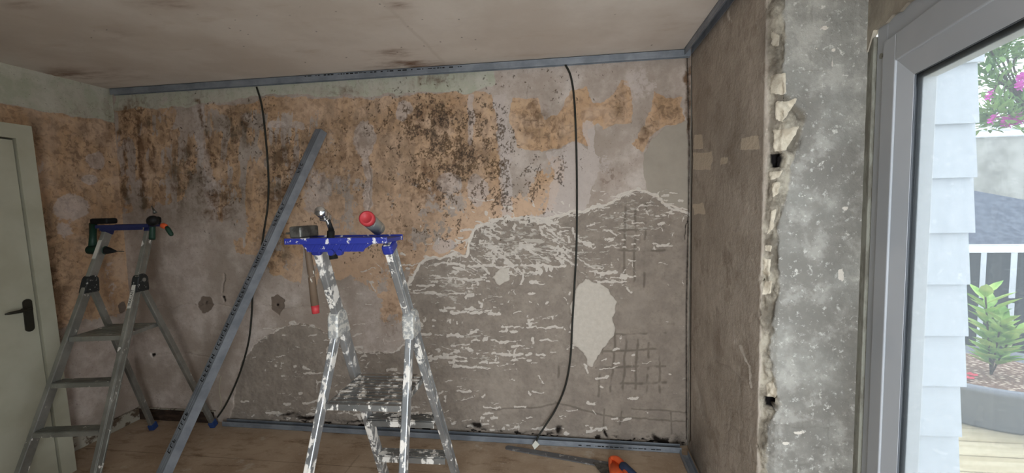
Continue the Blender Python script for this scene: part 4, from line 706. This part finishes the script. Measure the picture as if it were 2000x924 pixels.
bm = bmesh.new(); box(bm, (-.045, .0, -.006), (.05, .02, .007), None, .002); put('claw', bm, STL, ham)
hc2 = l1(-.015, .073, ZT1+.012); ch = empty('claw_hammer', hc2); tag(ch, 'chrome-headed hammer with black grip standing head-up in the blue tray', 'hammer')
top = hit(631, 418, 1, hc2.y-.02)-hc2; low = hit(652, 506, 1, hc2.y)-hc2
bm = bmesh.new(); tube(bm, [top+Vector((.012, 0, -.016)), Vector((.006, 0, .012))], [.007, .007], 14); neck = put('shaft', bm, CHR, ch, True)
bm = bmesh.new(); lathe(bm, top+Vector((-.016, .050, -.014)), top+Vector((.016, -.045, .010)), [(0, .013), (.05, .017), (.28, .017), (.34, .011), (.55, .012), (.62, .018), (.95, .017), (1, .014)], 20); box(bm, top+Vector((.004, 0, -.008)), (.022, .026, .03), None, .003); put('head', bm, CHR, ch, True)
bm = bmesh.new(); tube(bm, [Vector((.005, 0, .013)), Vector((.002, 0, -.02)), low*.5, low], [.012, .0125, .013, .014], 14); tube(bm, [top+Vector((.02, 0, -.02)), Vector((.006, 0, .014))], [.004, .010], 10); put('grip', bm, BRB, ch, True)
CAN = M('grey_can', .35, .5); CAN.col(CAN.mix(CAN.step(CAN.noise(40, 4, .6), .55, .6), srgb(150, 152, 146), srgb(200, 198, 190)))
ca = l1(-.02, -.098, ZT1); can = empty('spray_can', ca); tag(can, 'grey can with a red cap lying tilted on the blue tray', 'can')
cap = hit(717, 427, 1, ca.y-.055)-ca; bas = hit(739, 451, 1, ca.y+.075)-ca; bas.z = .027; ax = (cap-bas)
bm = bmesh.new(); lathe(bm, bas, cap, [(0, .021), (.03, .024), (.82, .024), (.88, .021), (.90, .021)], 28); put('can_body', bm, CAN, can, True)
bm = bmesh.new(); lathe(bm, bas+ax*.9, bas+ax*1.08, [(0, .0225), (.1, .0245), (.8, .0245), (.95, .0215), (1, .019), (1, .017), (.9, .016)], 28); put('cap', bm, RED, can, True)

# ------------------------------------------------------------------ tools on the left ladder
DGR = M('dark_green_plastic', .5); DGR.col(srgb(30, 58, 46)); ORG = M('orange_plastic', .5); ORG.col(srgb(205, 88, 46))
yL = -.43
def P2(px, py, y=yL): return hit(px, py, 1, y)
dr = empty('cordless_drill', P2(200, 470)); tag(dr, 'dark cordless drill hanging upside down from the left end of the dark blue tray', 'drill'); b0 = dr.location
bm = bmesh.new(); q = P2(203, 433, yL)-b0; box(bm, q+Vector((.0, -.0, .004)), (.125, .075, .036), None, .010); put('battery', bm, BRB, dr)
bm = bmesh.new(); q1, q2 = P2(182, 437, yL-.01)-b0, P2(181, 482, yL-.06)-b0; tube(bm, [q1, q1.lerp(q2, .5), q2], [.021, .018, .022], 14); put('grip', bm, DGR, dr, True)
bm = bmesh.new(); q3, q4 = P2(172, 488, yL-.062)-b0, P2(208, 489, yL-.062)-b0; lathe(bm, q3, q4, [(0, .018), (.1, .028), (.85, .029), (1, .024)], 20); put('motor_housing', bm, DGR, dr, True)
bm = bmesh.new(); q5 = P2(226, 491, yL-.062)-b0; lathe(bm, q4, q5, [(0, .024), (.2, .022), (.8, .010), (1, .007)], 18); put('chuck', bm, BRB, dr, True)
bm = bmesh.new(); tube(bm, [q5-(q5-q4)*.1, P2(242, 491, yL-.062)-b0], .0028, 8); put('drill_bit', bm, STL, dr, True)
im = empty('impact_driver', P2(302, 432)); tag(im, 'black power screwdriver with upright bit on the right end of the dark blue tray', 'power tool'); b0 = im.location
bm = bmesh.new(); q1, q2 = P2(288, 436)-b0, P2(315, 430)-b0; q1.z += .008; lathe(bm, q1+Vector((0, .03, 0)), q2+Vector((0, -.05, .004)), [(0, .020), (.1, .030), (.5, .033), (.85, .028), (1, .018)], 20); box(bm, (.0, 0, .006), (.06, .05, .045), None, .012); put('motor_housing', bm, BRB, im, True)
bm = bmesh.new(); q = P2(303, 416)-b0; q5 = P2(296, 402)-b0; tube(bm, [q, q.lerp(q5, .4), q5], [.012, .006, .003], 10); put('bit', bm, STL, im, True)
bm = bmesh.new(); q1, q2 = P2(298, 446, yL-.035)-b0, P2(297, 467, yL-.06)-b0; tube(bm, [q1+Vector((0, 0, .01)), q1, q2], [.016, .015, .017], 12); put('grip', bm, DGR, im, True)
sd = empty('screwdriver', P2(325, 445, yL-.05)); tag(sd, 'screwdriver with green handle and orange collar beside the black power tool', 'screwdriver'); b0 = sd.location
bm = bmesh.new(); q1, q2 = P2(325, 443, yL-.05)-b0, P2(336, 460, yL-.05)-b0; lathe(bm, q1, q2, [(0, .010), (.3, .014), (.85, .013), (1, .009)], 14); put('handle', bm, DGR, sd, True)
bm = bmesh.new(); q0 = P2(316, 440, yL-.05)-b0; lathe(bm, q0, q1, [(0, .013), (.2, .017), (.8, .016), (1, .011)], 14); put('collar', bm, ORG, sd, True)

# ------------------------------------------------------------------ floor tools
a1, a2 = hit(992, 874, 2, .006), hit(1212, 912, 2, .006); d_ = (a2-a1).normalized(); nrm = Vector((-d_.y, d_.x, 0)); BAR = M('dull_grey_steel', .5, .5); BAR.col(BAR.mix(BAR.step(BAR.noise(25, 4, .6), .60, .66), srgb(112, 112, 114), srgb(170, 168, 164)))
bm = bmesh.new(); wv = .021; pts = [a1+nrm*wv*math.cos(t)-d_*wv*.8*math.sin(t) for t in [k*math.pi/8 for k in range(9)]]+[a2-nrm*wv*1.3, a2+nrm*wv*1.3]
prism(bm, [p-Vector((0, 0, .005)) for p in pts], (0, 0, .007)); o = put('steel_straightedge', bm, BAR); tag(o, 'flat grey steel bar with a rounded end lying on the floor near the wall', 'metal bar')
sw = hit(1205, 915, 2, .05); saw = empty('hand_saw', (sw.x, sw.y, 0)); tag(saw, 'orange and navy handled saw lying on the floor at the bottom edge', 'saw'); b0 = Vector((sw.x, sw.y, 0))
bl0 = hit(1158, 904, 2, .012)-b0; bl1 = hit(1196, 908, 2, .012)-b0; bl2 = hit(1205, 935, 2, .012)-b0; bl3 = hit(1178, 930, 2, .012)-b0
bm = bmesh.new(); prism(bm, [bl0, bl1, bl2, bl3], (0, 0, .003)); put('blade', bm, STL, saw)
g = lambda x, y, z: hit(x, y, 2, z)-b0
bm = bmesh.new(); tube(bm, smooth_path([g(1192, 894, .055), g(1203, 896, .058), g(1214, 905, .056), g(1222, 920, .05), g(1228, 950, .04)], 5), [.009+.010*min(1, k/6) for k in range(21)], 16); prism(bm, [g(1192, 897, .030), g(1206, 897, .032), g(1222, 912, .030), g(1226, 950, .022), g(1192, 950, .022)], (0, 0, .022)); tube(bm, smooth_path([g(1192, 896, .05), g(1193, 915, .035), g(1200, 945, .03)], 5), .012, 12); put('handle', bm, ORG, saw, True)
NVY = M('navy_rubber', .6); NVY.col(srgb(42, 54, 78)); bm = bmesh.new(); lathe(bm, g(1214, 908, .055), g(1240, 934, .045), [(0, .019), (.12, .028), (.9, .029), (1, .020)], 18); put('grip', bm, NVY, saw, True)
